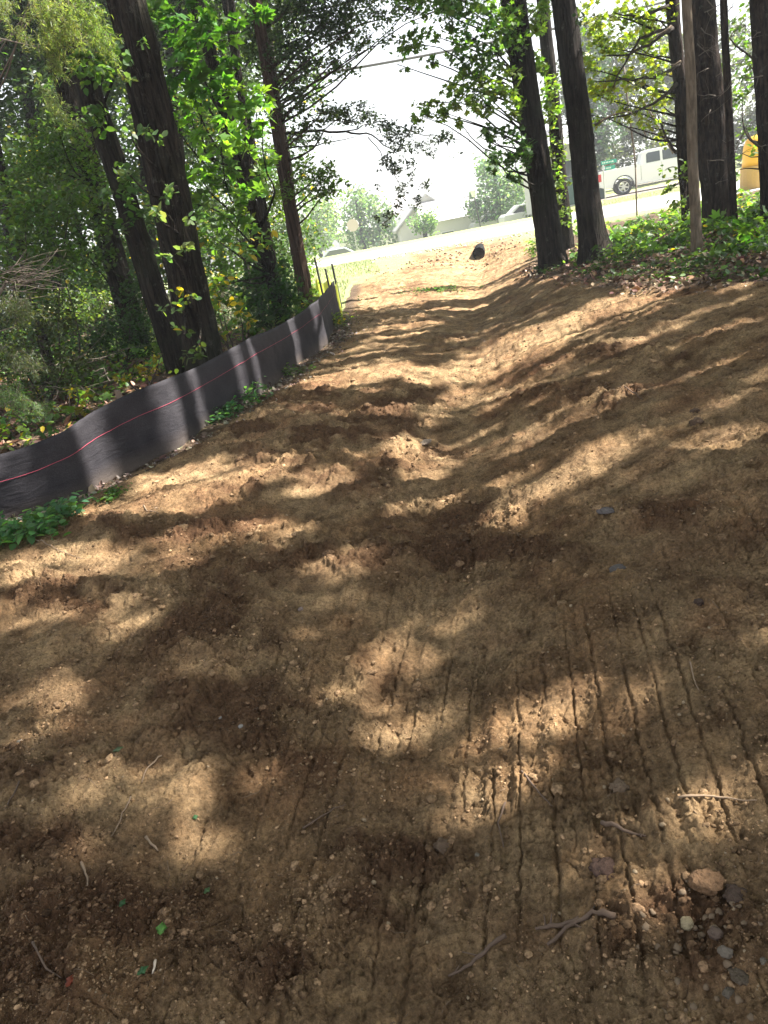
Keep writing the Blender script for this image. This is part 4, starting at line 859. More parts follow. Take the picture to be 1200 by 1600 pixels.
def top_height(p):
    hs = np.linspace(.25, 1.3, 211); px, py = proj(np.full(211, p.x), np.full(211, p.y), p.z + hs)
    ty = np.interp(px, [q[0] for q in FTOP], [q[1] for q in FTOP]); return float(hs[np.argmin(np.abs(py - ty))])
fence_root = empty('silt_fence', FW[3], 'black fabric silt fence with a pink line, curving along the left of the bare soil', 'silt fence')
pts = []; N = 220
ar = np.cumsum([0] + [(FW[i+1].xy - FW[i].xy).length for i in range(len(FW)-1)]); tt = np.linspace(0, ar[-1], N)
fxs = np.interp(tt, ar, [p.x for p in FW]); fys = np.interp(tt, ar, [p.y for p in FW])
ker = np.hanning(9); ker /= ker.sum()
def sm(a): return np.concatenate([a[:4], np.convolve(a, ker, 'valid'), a[-4:]])
fxs = sm(fxs); fys = sm(fys)
fh = np.array([top_height(Vector((x, y, float(H(x, y))))) for x, y in zip(fxs, fys)]); k_ = np.hanning(41); k_ /= k_.sum(); fh = np.convolve(np.pad(fh, 20, 'edge'), k_, 'valid')
print('fence heights', fh[::20].round(2))
post_t = [0.0, 1.15, float(tt[np.argmin(np.abs(proj(fxs, fys, H(fxs, fys))[0] - 222))]), float(tt[np.argmin(np.abs(proj(fxs, fys, H(fxs, fys))[0] - 395))]), float(tt[np.argmin(np.abs(proj(fxs, fys, H(fxs, fys))[0] - 509))]), float(tt[-1])]
nz = 16; V = []; C = []
tang = np.stack([np.gradient(fxs), np.gradient(fys)], -1); tang /= np.linalg.norm(tang, axis=1, keepdims=True); nor = np.stack([tang[:, 1], -tang[:, 0]], -1)
pd = np.min(np.abs(tt[:, None] - np.array(post_t)[None]), 1)
for k in range(nz):
    f = k / (nz - 1)
    bul = .012 * np.sin(f * math.pi) * np.clip(pd / .5, 0, 1) + .012 * pn(tt * 1.5, tt * 0 + f * 2, 91) + .006 * pn(tt * 7 + f * 3, tt * 0 + f * 2.5, 92) + .003 * pn(tt * 22 - f * 5, tt * 0 + f * 6, 93) + .008 * np.exp(-(pd / .05) ** 2)
    x = fxs + nor[:, 0] * bul; y = fys + nor[:, 1] * bul
    dip = -.012 * f * np.clip(pd, 0, .9) * np.sin(np.clip(pd, 0, 1) * 2.2)
    V.append(np.stack([x, y, H(fxs, fys) - .05 + (fh + .05) * f + dip], -1)); C.append(np.full((N, 3), max(0, 1 - f * 3.2)))
V = np.stack(V, 1).reshape(-1, 3); C = np.stack(C, 1).reshape(-1, 3)
i = np.arange(N * nz).reshape(N, nz); F = np.stack([i[:-1, :-1], i[1:, :-1], i[1:, 1:], i[:-1, 1:]], -1).reshape(-1, 4)
fab = np_mesh('fabric', V, [F], fence_mat(), fence_root, C, smooth=True)
so_ = fab.modifiers.new('solid', 'SOLIDIFY'); so_.thickness = .003
# pink line: a stitched cord on the face
mb = MB(); fr = np.interp(tt, [0, ar[-1] * .35, ar[-1] * .55, ar[-1]], [.64, .72, .73, .74])
Vg = V.reshape(N, nz, 3); line = []
for a in range(N):
    q = fr[a] * (nz - 1); k0 = int(q); p = Vg[a, k0] * (1 - (q - k0)) + Vg[a, k0 + 1] * (q - k0); line.append(Vector(p) + Vector((nor[a, 0], nor[a, 1], 0)) * .004)
mb.tube(line, list(np.interp(tt, [0, ar[-1] * .5, ar[-1] * .75, ar[-1]], [.0016, .0014, .0008, .0005])), 5); mb.build('pink_line', simple('pink_thread', (0.50, .07, .12), .6), fence_root, smooth=True)
for t_ in post_t:
    a = int(np.argmin(np.abs(tt - t_))); b0 = Vector((fxs[a], fys[a], float(H(fxs[a], fys[a])))) - Vector((nor[a, 0], nor[a, 1], 0)) * .03
    lean = Vector((.03, 0, 1)); mp = Matrix.Translation(b0)
    MB().box(-.018, -.018, -.1, .018, .018, float(fh[a]) + (.05 if abs(t_ - post_t[2]) < .01 else -.03), mp).build('stake', WOOD, fence_root)
# the fence goes on past the trees in a paler, sun-struck run with dark stakes
pale_root = empty('silt_fence', P(500, 462, 14.6), 'pale sunlit net fence with dark stakes, beyond the end of the black fabric', 'silt fence')
NET = leafmat('net'); 
run = [P(528, 452, 13.2), P(517, 452, 15.0), P(500, 462, 15.4), P(483, 468, 15.0), P(468, 472, 15.5)]
for p in run: p.z = float(H(p.x, p.y))
Vn = []; Fn = []; m_ = 40
for a in range(m_):
    t = a / (m_ - 1) * (len(run) - 1); k0 = min(int(t), len(run) - 2); p = run[k0].lerp(run[k0 + 1], t - k0); sag = .12 * math.sin((t - k0) * math.pi)
    for b in range(5): Vn.append((p.x, p.y + .01 * math.sin(a), p.z + (.55 - sag) * b / 4))
for a in range(m_ - 1):
    for b in range(4): q = a * 5 + b; Fn.append((q, q + 5, q + 6, q + 1))
np_mesh('net', np.array(Vn), [np.array(Fn)], NET, pale_root, np.tile(np.array([[.22, .25, .11]]), (len(Vn), 1)), smooth=True)
for (px, py, hh) in ((528, 452, .78), (517, 455, .72), (505, 460, .95), (488, 468, .92)):
    p = P(px, py, 14.6 + rng.uniform(-.4, .4)); p.z = float(H(p.x, p.y)); MB().tube([p - Vector((0, 0, .1)), p + Vector((-.02, 0, hh))], [.022, .018], 6).build('stake', BLACK, pale_root)

# ------------------------------------------------------------------ weeds in front of the fence
def weed(name, label, px, py, wpx, n, size, colr, hgt, kind='ovate', yellow=0):
    g = G(px, py); root = empty(name, g, label, 'weed'); L = Leaves(); TW = MB()
    m = g.y / FPX * wpx
    for i in range(n):
        e = g + Vector((rng.normal(0, m * .45), rng.normal(0, m * .35), 0)); e.z = float(Z(e.x, e.y)[0]); tp = e + Vector((rng.normal(0, .04), rng.normal(0, .04), hgt * rng.uniform(.4, 1)))
        TW.tube(curve_pts(e, tp, 4), [.003, .0025, .002, .0015], 3)
        q = np.array([list(e.lerp(tp, t)) for t in rng.uniform(.4, 1, 7)]) + rng.normal(0, size * .55, (7, 3)) * np.array((1, 1, .4))
        L.add(q, size, colr, kind=kind, upb=1.8, droop=.1, var=.25, yellow=yellow)
    TW.build('stem', simple('green_stem', (0.10, .13, .04), .7), root); L.build('foliage', LEAF, root)
weed('weed_clump', 'largest leafy green weed clump, at the left edge before the fence', 35, 850, 85, 55, .062, (0.075, .17, .06), .14)
weed('weed_clump', 'leafy weeds sprouting at the foot of the fence by the grey stone', 95, 812, 60, 26, .055, (0.06, .14, .07), .13)
weed('weed_clump', 'small green weed growing in the grey chips by the fence', 175, 778, 36, 16, .035, (0.06, .12, .03), .06)
weed('weed_clump', 'feathery weeds along the middle of the fence foot', 350, 655, 60, 34, .05, (0.06, .15, .06), .14)
weed('weed_clump', 'taller weeds leaning on the fence below its second light streak', 385, 632, 40, 22, .055, (0.055, .14, .05), .2)
weed('weed_clump', 'weed tuft on the fence foot near its sunlit far end', 455, 585, 34, 14, .045, (0.07, .13, .03), .12)
weed('weed_clump', 'yellow-green grass tuft at the corner where the black fabric ends', 524, 515, 24, 30, .06, (0.13, .20, .03), .28, yellow=.15)
weed('weed_clump', 'sparse green seedlings in the swale bed short of the pipe', 672, 456, 60, 40, .05, (0.07, .14, .04), .08)
weed('weed_clump', 'bright green sprouts at the foot of the leftmost right bank trunk', 838, 400, 22, 24, .09, (0.09, .16, .03), .4)

# ------------------------------------------------------------------ stones, clods, twigs, leaves on the soil
_ico = None
def ico():
    global _ico
    if _ico is None:
        bm = bmesh.new(); bmesh.ops.create_icosphere(bm, subdivisions=1, radius=1); _ico = (np.array([v.co[:] for v in bm.verts]), np.array([[v.index for v in f.verts] for f in bm.faces])); bm.free()
    return _ico
def ico2():
    bm = bmesh.new(); bmesh.ops.create_icosphere(bm, subdivisions=3, radius=1); r = (np.array([v.co[:] for v in bm.verts]), np.array([[v.index for v in f.verts] for f in bm.faces])); bm.free(); return r
SOILC_ = simple('soil_crumb', (0.15, .10, .06), .97, var=.6, scale=9, bump=.5, spec=.1)
def soil_tint(xs, ys):
    r_ = ground_detail(xs, ys)[1]; dm_ = np.clip((0.25 + r_ * 0.65) * ss(-0.3, 0.35, pn(xs * 2.2, ys * 2.2, 42) + 0.5 * pn(xs * 7, ys * 7, 43) + 0.05), 0, 1)[:, None]
    c = np.array((.26, .17, .095)) * (1 - dm_) + np.array((.11, .066, .038)) * dm_; return c * np.exp(rng.normal(-.05, .3, (len(xs), 1)))
def tintmat(name):
    m, n, l, b = newmat(name); at = n.new('ShaderNodeAttribute'); at.attribute_name = 'tint'; tc = n.new('ShaderNodeTexCoord'); no = n.new('ShaderNodeTexNoise'); no.inputs['Scale'].default_value = 120; no.inputs['Detail'].default_value = 5
    l.new(tc.outputs['Object'], no.inputs['Vector']); rp = n.new('ShaderNodeValToRGB'); rp.color_ramp.elements[0].position = .35; rp.color_ramp.elements[1].position = .65; rp.color_ramp.elements[0].color = (.55, .55, .55, 1); rp.color_ramp.elements[1].color = (1.4, 1.4, 1.4, 1); l.new(no.outputs['Fac'], rp.inputs[0])
    mx = n.new('ShaderNodeMix'); mx.data_type = 'RGBA'; mx.blend_type = 'MULTIPLY'; mx.inputs[0].default_value = 1; l.new(at.outputs['Color'], mx.inputs[6]); l.new(rp.outputs[0], mx.inputs[7]); l.new(mx.outputs[2], b.inputs['Base Color'])
    b.inputs['Roughness'].default_value = .97; b.inputs['Specular IOR Level'].default_value = .08
    bp = n.new('ShaderNodeBump'); bp.inputs['Strength'].default_value = .8; bp.inputs['Distance'].default_value = .006; l.new(no.outputs['Fac'], bp.inputs['Height']); l.new(bp.outputs[0], b.inputs['Normal']); return m
TINT = tintmat('tinted_soil')
def scatter(name, label, xs, ys, sizes, mat, cat, flat=.7, sink=.25, tint=None):
    v, f = ico(); n = len(xs); z = Z(xs, ys)
    th = rng.uniform(0, 6.28, n); S3 = sizes[:, None] * np.stack([rng.uniform(.7, 1.3, n), rng.uniform(.7, 1.3, n), rng.uniform(.5, .9, n) * flat / .7], -1)
    V = v[None] * (1 + rng.normal(0, .26, (n, len(v), 1))) * S3[:, None]
    c, s_ = np.cos(th)[:, None], np.sin(th)[:, None]
    X = V[..., 0] * c - V[..., 1] * s_; Y_ = V[..., 0] * s_ + V[..., 1] * c
    V = np.stack([X + xs[:, None], Y_ + ys[:, None], V[..., 2] + (z + sizes * sink)[:, None]], -1).reshape(-1, 3)
    F = (np.arange(n)[:, None, None] * len(v) + f[None]).reshape(-1, 3)
    o = np_mesh(name, V, [F], mat, smooth=False, colors=None if tint is None else np.repeat(tint, len(v), 0)); tag(o, label, cat, kind='stuff'); return o
n = 150000; yy = np.exp(rng.uniform(math.log(.85), math.log(9), n)); xx = rng.uniform(-.7, .72, n) * (yy + .6)
dd, rough, dirt, gm = ground_detail(xx, yy); k = (rng.random(n) < (.22 + .78 * rough) * ss(-.45, .2, pn(xx * 1.7, yy * 1.7, 65))) & (dirt > .7)
xx, yy = xx[k], yy[k]
scatter('soil_crumbs', 'loose crumbs and clods of brown soil', xx, yy, np.clip(rng.lognormal(-5.95, .55, len(xx)), .0012, .014) * (0.6 + .16 * yy), TINT, 'soil', tint=soil_tint(xx, yy))
n = 1100; yy = np.exp(rng.uniform(math.log(.85), math.log(7), n)); xx = rng.uniform(-.7, .72, n) * (yy + .6); dirt = ground_detail(xx, yy)[2]; k = (dirt > .7) & ((xx > .4) | (rng.random(n) < .5)); xx, yy = xx[k], yy[k]
scatter('fine_gravel', 'pale grit and small gravel in the soil', xx, yy, np.clip(rng.lognormal(-5.9, .45, len(xx)), .0015, .007), simple('grit', (0.27, .20, .12), .8, var=.4, scale=14), 'gravel')
def clods(name, label, xs, ys, sizes, mat, cat, flat=.6, sink=.0, tint=None):
    bm = bmesh.new(); bmesh.ops.create_icosphere(bm, subdivisions=2, radius=1); v = np.array([q.co[:] for q in bm.verts]); f = np.array([[q.index for q in p.verts] for p in bm.faces]); bm.free()
    n = len(xs); z = Z(xs, ys); Vs = []
    for i in range(n):
        s0 = i * 1.37; d = 1 + .28 * pn(v[:, 0] * 1.2 + s0, v[:, 1] * 1.2 + v[:, 2] * 1.2, 93) + .30 * pn(v[:, 0] * 2.7 + v[:, 2] * 2 + s0, v[:, 1] * 2.7 + s0, 94) + .16 * pn(v[:, 0] * 6 + s0, v[:, 1] * 6 + v[:, 2] * 6, 95)
        W = v * d[:, None] * sizes[i] * np.array((rng.uniform(.8, 1.4), rng.uniform(.8, 1.2), flat * rng.uniform(.7, 1.2))); a = rng.uniform(0, 6.28); c, q = math.cos(a), math.sin(a)
        Vs.append(np.stack([W[:, 0] * c - W[:, 1] * q + xs[i], W[:, 0] * q + W[:, 1] * c + ys[i], W[:, 2] + z[i] + sizes[i] * sink], -1))
    F = (np.arange(n)[:, None, None] * len(v) + f[None]).reshape(-1, 3)
    o = np_mesh(name, np.concatenate(Vs), [F], mat, smooth=False, colors=None if tint is None else np.repeat(tint, len(v), 0)); tag(o, label, cat, kind='stuff')
n = 6500; yy = np.exp(rng.uniform(math.log(.9), math.log(10), n)); xx = rng.uniform(-.7, .72, n) * (yy + .6)
rg, dt = ground_detail(xx, yy)[1:3]; px_, py_ = proj(xx, yy, H(xx, yy)); br = np.exp(-((px_ - 1080) / 160) ** 2 - ((py_ - 1440) / 150) ** 2)
k = (rng.random(n) < .04 + .75 * rg ** 1.5 + .5 * br) & (dt > .7); xx, yy = xx[k], yy[k]
clods('soil_clods', 'half buried lumps of brown soil', xx, yy, np.clip(rng.lognormal(-5.05, .5, len(xx)), .003, .022) * (.6 + .24 * yy), TINT, 'soil', tint=soil_tint(xx, yy))
n = 900; px0 = rng.normal(1100, 60, n); py0 = rng.normal(1470, 70, n); k = (px0 < 1215) & (py0 < 1610); q = [G(a, b) for a, b in zip(px0[k][:45], py0[k][:45])]
clods('pebbles', 'dusty pebbles mixed in the soil at the lower right', np.array([p.x for p in q]), np.array([p.y for p in q]), rng.uniform(.003, .009, len(q)), simple('pebble', (0.17, .12, .075), .95, var=.5, scale=20), 'pebbles', .7, .1)
def stone(name, label, px, py, r, colr, flat=.6, seed=0, cat='stone', elong=1.2):
    clod_ = cat == 'dirt clod'; r = r * (.62 if not clod_ else .68); colr = tuple(c * (.6 if not clod_ else .8) for c in colr)
    g = G(px, py); v, f = ico2(); s = seed * 3.7
    d = 1 + .22 * pn(v[:, 0] * 1.3 + s, v[:, 1] * 1.3 + v[:, 2], 95) + .15 * pn(v[:, 2] * 2 + s, v[:, 0] * 2, 96) + .06 * pn(v[:, 1] * 5 + s, v[:, 2] * 5 + v[:, 0] * 3, 97)
    if clod_: d = d + .30 * pn(v[:, 0] * 4 + s, v[:, 1] * 4 + v[:, 2] * 4, 93) + .2 * pn(v[:, 0] * 9 + v[:, 2] * 9 + s, v[:, 1] * 9, 94)
    V = v * d[:, None] * np.array((r * elong, r, r * flat)); th = seed * 1.3; c, s_ = math.cos(th), math.sin(th)
    V = np.stack([V[:, 0] * c - V[:, 1] * s_ + g.x, V[:, 0] * s_ + V[:, 1] * c + g.y, V[:, 2] + float(Z(g.x, g.y)[0]) + r * flat * .3], -1)
    o = np_mesh(name, V, [f], simple(name + '_surface', colr, .9, var=.35, scale=60, bump=1.0, spec=.2), smooth=True); tag(o, label, cat); return o
stone('stone', 'pale tan rounded stone in the lower right corner area', 1073, 1437, .022, (0.50, .41, .25), .8, 1)
stone('stone', 'grey oval pebble below the pale tan stone', 1133, 1497, .020, (0.27, .225, .175), .6, 2)
stone('stone', 'brown angular stone just right of the pale tan stone', 1118, 1455, .022, (0.24, .17, .13), .7, 3)
stone('stone', 'flat grey stone in the bottom right pebble group', 1158, 1528, .026, (0.17, .13, .09), .35, 4, elong=1.6)
stone('stone', 'small grey pebble lowest in the bottom right pebble group', 1140, 1548, .018, (0.20, .165, .125), .6, 5)
stone('stone', 'light pebble at the right end of the bottom right pebble group', 1194, 1508, .012, (0.26, .225, .17), .7, 6)
stone('dirt_clod', 'orange-brown crumbly clod above the pale tan stone', 1102, 1380, .042, (0.22, .13, .07), .6, 7, 'dirt clod')
stone('dirt_clod', 'dark clod at the right of the orange-brown clod', 1150, 1392, .035, (0.11, .075, .055), .6, 8, 'dirt clod')
stone('dirt_clod', 'dark purple-brown flat clod beside the forked stick', 945, 1355, .045, (0.13, .08, .06), .35, 9, 'dirt clod')
stone('stone', 'white pebble in the dark soil at middle left', 376, 1136, .013, (0.5, .47, .42), .7, 10)
stone('stone', 'white pebble slightly left of and above its twin at middle left', 344, 1122, .010, (0.5, .47, .42), .7, 11)
stone('stone', 'pale tan stone near the left edge of the soil', 34, 1166, .014, (0.42, .36, .28), .6, 12)
stone('stone', 'pinkish stone in the light fleck at upper middle', 470, 955, .020, (0.38, .28, .23), .6, 13)
stone('slate_piece', 'flat grey slate chip on the right slope', 946, 808, .06, (0.22, .19, .18), .22, 14, 'slate')
stone('slate_piece', 'flat grey slate chip below the other on the right slope', 965, 893, .05, (0.17, .145, .13), .22, 15, 'slate')
stone('stone', 'tan pebble beside the buried root at bottom centre', 744, 1325, .011, (0.36, .31, .24), .7, 16)
stone('stone', 'rounded grey-brown rock against the foot of the fence at left', 92, 790, .085, (0.14, .12, .10), .75, 17)
stone('dirt_clod', 'large brown clod at centre left in the dark churned soil', 690, 1318, .032, (0.17, .115, .075), .6, 18, 'dirt clod')
stone('dirt_clod', 'brown clod at right between the track marks and the stones', 968, 1240, .03, (0.20, .14, .09), .6, 19, 'dirt clod')
stone('stone', 'bright flat rock in the sunlit crease of the swale', 664, 692, .065, (0.42, .33, .25), .35, 20, elong=1.7)
stone('dirt_clod', 'dark clod on the right slope, casting a small shadow', 1088, 662, .05, (0.13, .085, .055), .7, 21, 'dirt clod')
stone('dirt_clod', 'dark crumbled clod high on the right slope', 1085, 640, .035, (0.13, .085, .055), .7, 22, 'dirt clod')
stone('dirt_clod', 'dark clod near the right edge at mid height', 1092, 943, .022, (0.09, .06, .045), .7, 23, 'dirt clod')
def stick(name, label, routes, r, mat=TWIG, lift=.006):
    mb = MB()
    for rt2 in routes:
        q = [G(*p) for p in rt2]; o = []
        for i in range(len(q) - 1):
            for k in range(4): o.append(q[i].lerp(q[i+1], k / 4))
        o.append(q[-1]); o = [Vector((p.x + rng.normal(0, r * .15), p.y + rng.normal(0, r * .15), float(Z(p.x, p.y)[0]))) for p in o]
        zs = np.array([p.z for p in o]); zs = np.maximum(zs, np.convolve(np.pad(zs, 2, 'edge'), np.ones(5) / 5, 'valid')); 
        for p, z in zip(o, zs): p.z = z + r * .8 + lift * .3
        mb.tube(o, list(np.linspace(r, r * .45, len(o)) * rng.uniform(.8, 1.2, len(o))), 7)
        if r > .005:
            for k in range(2): e = o[int(rng.integers(2, len(o) - 1))]; mb.tube([e, e + Vector((rng.normal(0, .02), rng.normal(0, .02), .006))], [r * .4, r * .2], 5)
    return tag(mb.build(name, mat, smooth=True), label, 'stick')
BR = simple('brown_stick', (0.12, .08, .055), .85, var=.3, scale=20, bump=.4); PL = simple('pale_root', (0.24, .17, .11), .85, var=.2)
stick('stick', 'forked brown stick lying at lower right', [[(960, 1436), (925, 1428), (895, 1440), (856, 1472)], [(905, 1434), (870, 1444), (836, 1448)]], .0075, BR)
stick('stick', 'short thick stick left of the forked stick', [[(790, 1455), (765, 1478), (735, 1505), (700, 1520)]], .006, BR)
stick('root', 'thin curved pale root at lower left', [[(254, 1184), (232, 1200), (222, 1226)]], .0035, PL)
stick('root', 'thin pale root running down below the curved pale root', [[(206, 1250), (195, 1280), (174, 1310)]], .003, PL)
stick('root', 'small curved pale root near the left bottom', [[(128, 1350), (137, 1372), (139, 1390)]], .004, PL)
stick('root', 'tiny whitish root tip by the lowest green leaf', [[(247, 1508), (243, 1532)]], .004, simple('white_root', (0.6, .5, .38), .8))
stick('root', 'thin root looping below the track marks', [[(816, 1214), (840, 1240), (862, 1262)], [(790, 1255), (778, 1285), (786, 1315)]], .0035, BR)
stick('root', 'thin bent root at lower left bottom', [[(60, 1490), (80, 1530), (104, 1545)]], .003, BR)
stick('root', 'long thin root across the soil at left centre', [[(470, 1285), (505, 1272), (540, 1256)]], .003, BR)
stick('root', 'brown root sticking out of the clods at right', [[(940, 1290), (975, 1303), (1010, 1306)]], .006, BR)
stick('root', 'pale sunlit root along the light fleck at right', [[(1060, 1258), (1100, 1246), (1150, 1244), (1182, 1250)]], .0035, PL)
stick('stick', 'thin twig on the right slope below the bright band', [[(955, 618), (985, 622), (1005, 632)]], .006, BR)
stick('stick', 'pale forked twig on the sunlit patch near the fence', [[(226, 794), (232, 806), (250, 812)], [(248, 800), (232, 806)]], .005, PL)
stick('stick', 'long pale stem lying in front of the weed clump', [[(60, 856), (85, 868), (130, 876)]], .004, PL)
stick('stick', 'dark twig upright against the sunlit fence fabric', [[(283, 696), (276, 676)]], .006, BR)
stick('root', 'thin root on the dark soil at far left', [[(34, 1230), (18, 1258), (14, 1285)]], .003, BR)
stick('root', 'fine root beside the rightmost track cut', [[(1078, 1040), (1085, 1068), (1092, 1085)]], .003, PL)
stick('stick', 'wood splinter near the lower left light fleck', [[(228, 1310), (246, 1326)]], .005, PL)
mb = MB(); n = 230; yy = np.exp(rng.uniform(math.log(1.0), math.log(7), n)); xx = rng.uniform(-.62, .64, n) * (yy + .6); dt = ground_detail(xx, yy)[2]
for a, b in zip(xx[dt > .7], yy[dt > .7]):
    th = rng.uniform(0, 6.28); ln = rng.uniform(.015, .07) * (.7 + .15 * b); bend = rng.normal(0, .6); o = []
    for k in range(7):
        o.append(Vector((a, b, 0))); th += bend * .25; a += math.cos(th) * ln / 6; b += math.sin(th) * ln / 6
    zz = Z([p.x for p in o], [p.y for p in o])
    for p, z in zip(o, zz): p.z = float(z) + .0005
    mb.tube(o, list(np.linspace(.0013, .0006, 7) * rng.uniform(.7, 1.5)), 4)
tag(mb.build('rootlets', simple('rootlet', (0.17, .115, .07), .9, var=.5, scale=4), smooth=True), 'fine rootlets and twig bits lying in the soil', 'rootlets', kind='stuff')
def ground_leaf(label, px, py, size, colr, th, cat='leaf'):
    size *= .75; g = G(px, py); a = Vector((math.cos(th), math.sin(th), 0)); b = Vector((-math.sin(th), math.cos(th), 0)); z = float(Z(g.x, g.y)[0]) + .012
    out = [(0, 0, 0), (.15, .22, .02), (.35, .2, .03), (.5, .42, .02), (.68, .2, .05), (1, .05, .0), (.7, -.16, .05), (.5, -.38, .0), (.35, -.18, .03), (.12, -.2, .02)]
    top = [Vector((g.x, g.y, z)) + (a * x + b * y + Vector((0, 0, h * 1.2))) * size for x, y, h in out]; n = len(out)
    vs = top + [p - Vector((0, 0, .0012)) for p in top]
    V = np.array([list(p) for p in vs]); tris = [(0, i, i+1) for i in range(1, n-1)]
    F = tris + [(n, n+j+1, n+j) for _, j, _2 in tris]; side = [(i, i+n, (i+1)%n+n, (i+1)%n) for i in range(n)]
    root = np_mesh('fallen_leaf', V, [np.array(F), np.array(side)], LEAF, None, np.tile(np.array([colr]), (2*n, 1))); tag(root, label, cat); return root
ground_leaf('bright green lobed leaf on the soil at lower left', 252, 1466, .055, (0.16, .34, .08), 1.5)
ground_leaf('dark green leaf just left of the bright green lobed leaf', 190, 1426, .035, (0.05, .13, .045), 1.1)
ground_leaf('narrow green leaf lowest at the lower left, beside the whitish root tip', 222, 1542, .04, (0.07, .17, .07), .6)
ground_leaf('small green leaf right of the wood splinters at left centre', 306, 1280, .03, (0.09, .2, .09), 1.9)
ground_leaf('grey-green curled leaf in the dark soil at left', 180, 1185, .05, (0.14, .19, .10), .3)
ground_leaf('dull green leaf right of the dark hollow at lower left', 320, 1400, .032, (0.09, .16, .06), .9)
ground_leaf('red-brown leaf at the bottom left corner area', 116, 1568, .045, (0.25, .06, .025), 1.2)
ground_leaf('green leaf on the soil left of the curled grey-green leaf', 113, 1178, .035, (0.07, .15, .07), .2)

# ------------------------------------------------------------------ culvert pipe and rocks round its mouth
pc = P(748, 396, 21.6); dirp = Vector((.22, 1, .01)).normalized()
pr = empty('culvert_pipe', pc, 'black corrugated pipe mouth sticking out of the soil under the road', 'pipe')
mb = MB(); nr = 26; ns = 28; ro = .168; ri = .145; side = dirp.cross(Vector((0, 0, 1))).normalized(); upd = side.cross(dirp)
V = []; F = []
prof = [(-.06 + i * .025, ro - (.012 if i % 2 else 0)) for i in range(60)] + [(1.4, ri)] + [(-.06 + .5 * i, ri) for i in range(2, -1, -1)]
for t, r in prof:
    for k in range(ns):
        q = 2 * math.pi * k / ns; V.append(tuple(pc + dirp * t + (side * math.cos(q) + upd * math.sin(q)) * r))
m_ = len(prof)
for i_ in range(m_):
    for k in range(ns): F.append((i_*ns+k, i_*ns+(k+1) % ns, ((i_+1) % m_)*ns+(k+1) % ns, ((i_+1) % m_)*ns+k))
mb.add(V, F); mb.build('pipe_wall', simple('black_plastic', (0.012, .012, .012), .85, spec=.1), pr, smooth=True)
# earth heaped over the pipe
def heap(name, label, c, rx, ry, rz, mat, seed, cat='dirt mound'):
    v, f = ico2(); d = 1 + .3 * pn(v[:, 0] * 2 + seed, v[:, 1] * 2 + v[:, 2], 98) + .12 * pn(v[:, 0] * 6 + seed, v[:, 1] * 6 + v[:, 2] * 3, 99)
    V = v * d[:, None] * np.array((rx, ry, rz)) + np.array(c); o = np_mesh(name, V, [f], mat, smooth=True); tag(o, label, cat); return o
EARTH = simple('bank_earth', (0.29, .18, .105), .97, var=.4, scale=7, bump=.8, spec=.1)
heap('dirt_mound', 'low earth mound packed over and right of the pipe mouth', (pc.x + 1.1, pc.y + .6, float(H(pc.x, pc.y)) - .06), 1.0, .5, .34, EARTH, 1)
heap('dirt_mound', 'low earth mound left of the pipe mouth', (pc.x - 1.1, pc.y + .7, float(H(pc.x, pc.y)) - .06), 1.0, .5, .24, EARTH, 5)
heap('dirt_mound', 'earth cover directly behind the pipe mouth', (pc.x + .2, pc.y + 1.15, float(H(pc.x, pc.y)) - .02), .8, .75, .26, EARTH, 9)
n = 240; xx = pc.x + rng.normal(-.4, 1.3, n); yy = pc.y + rng.normal(-.3, .7, n)
scatter('riprap_rubble', 'pale broken rubble and clods strewn round the pipe mouth', xx, yy, rng.uniform(.012, .045, n), simple('rubble', (0.30, .20, .13), .95, var=.4, scale=5), 'rubble')
n = 160; xx = rng.uniform(1.0, 7, n); yy = near_edge(xx) + rng.normal(-.2, .5, n)
scatter('road_edge_gravel', 'pale gravel scattered along the near edge of the road', xx, yy, rng.uniform(.015, .05, n), simple('shoulder_gravel', (0.40, .36, .32), .95, var=.3, scale=5), 'gravel')

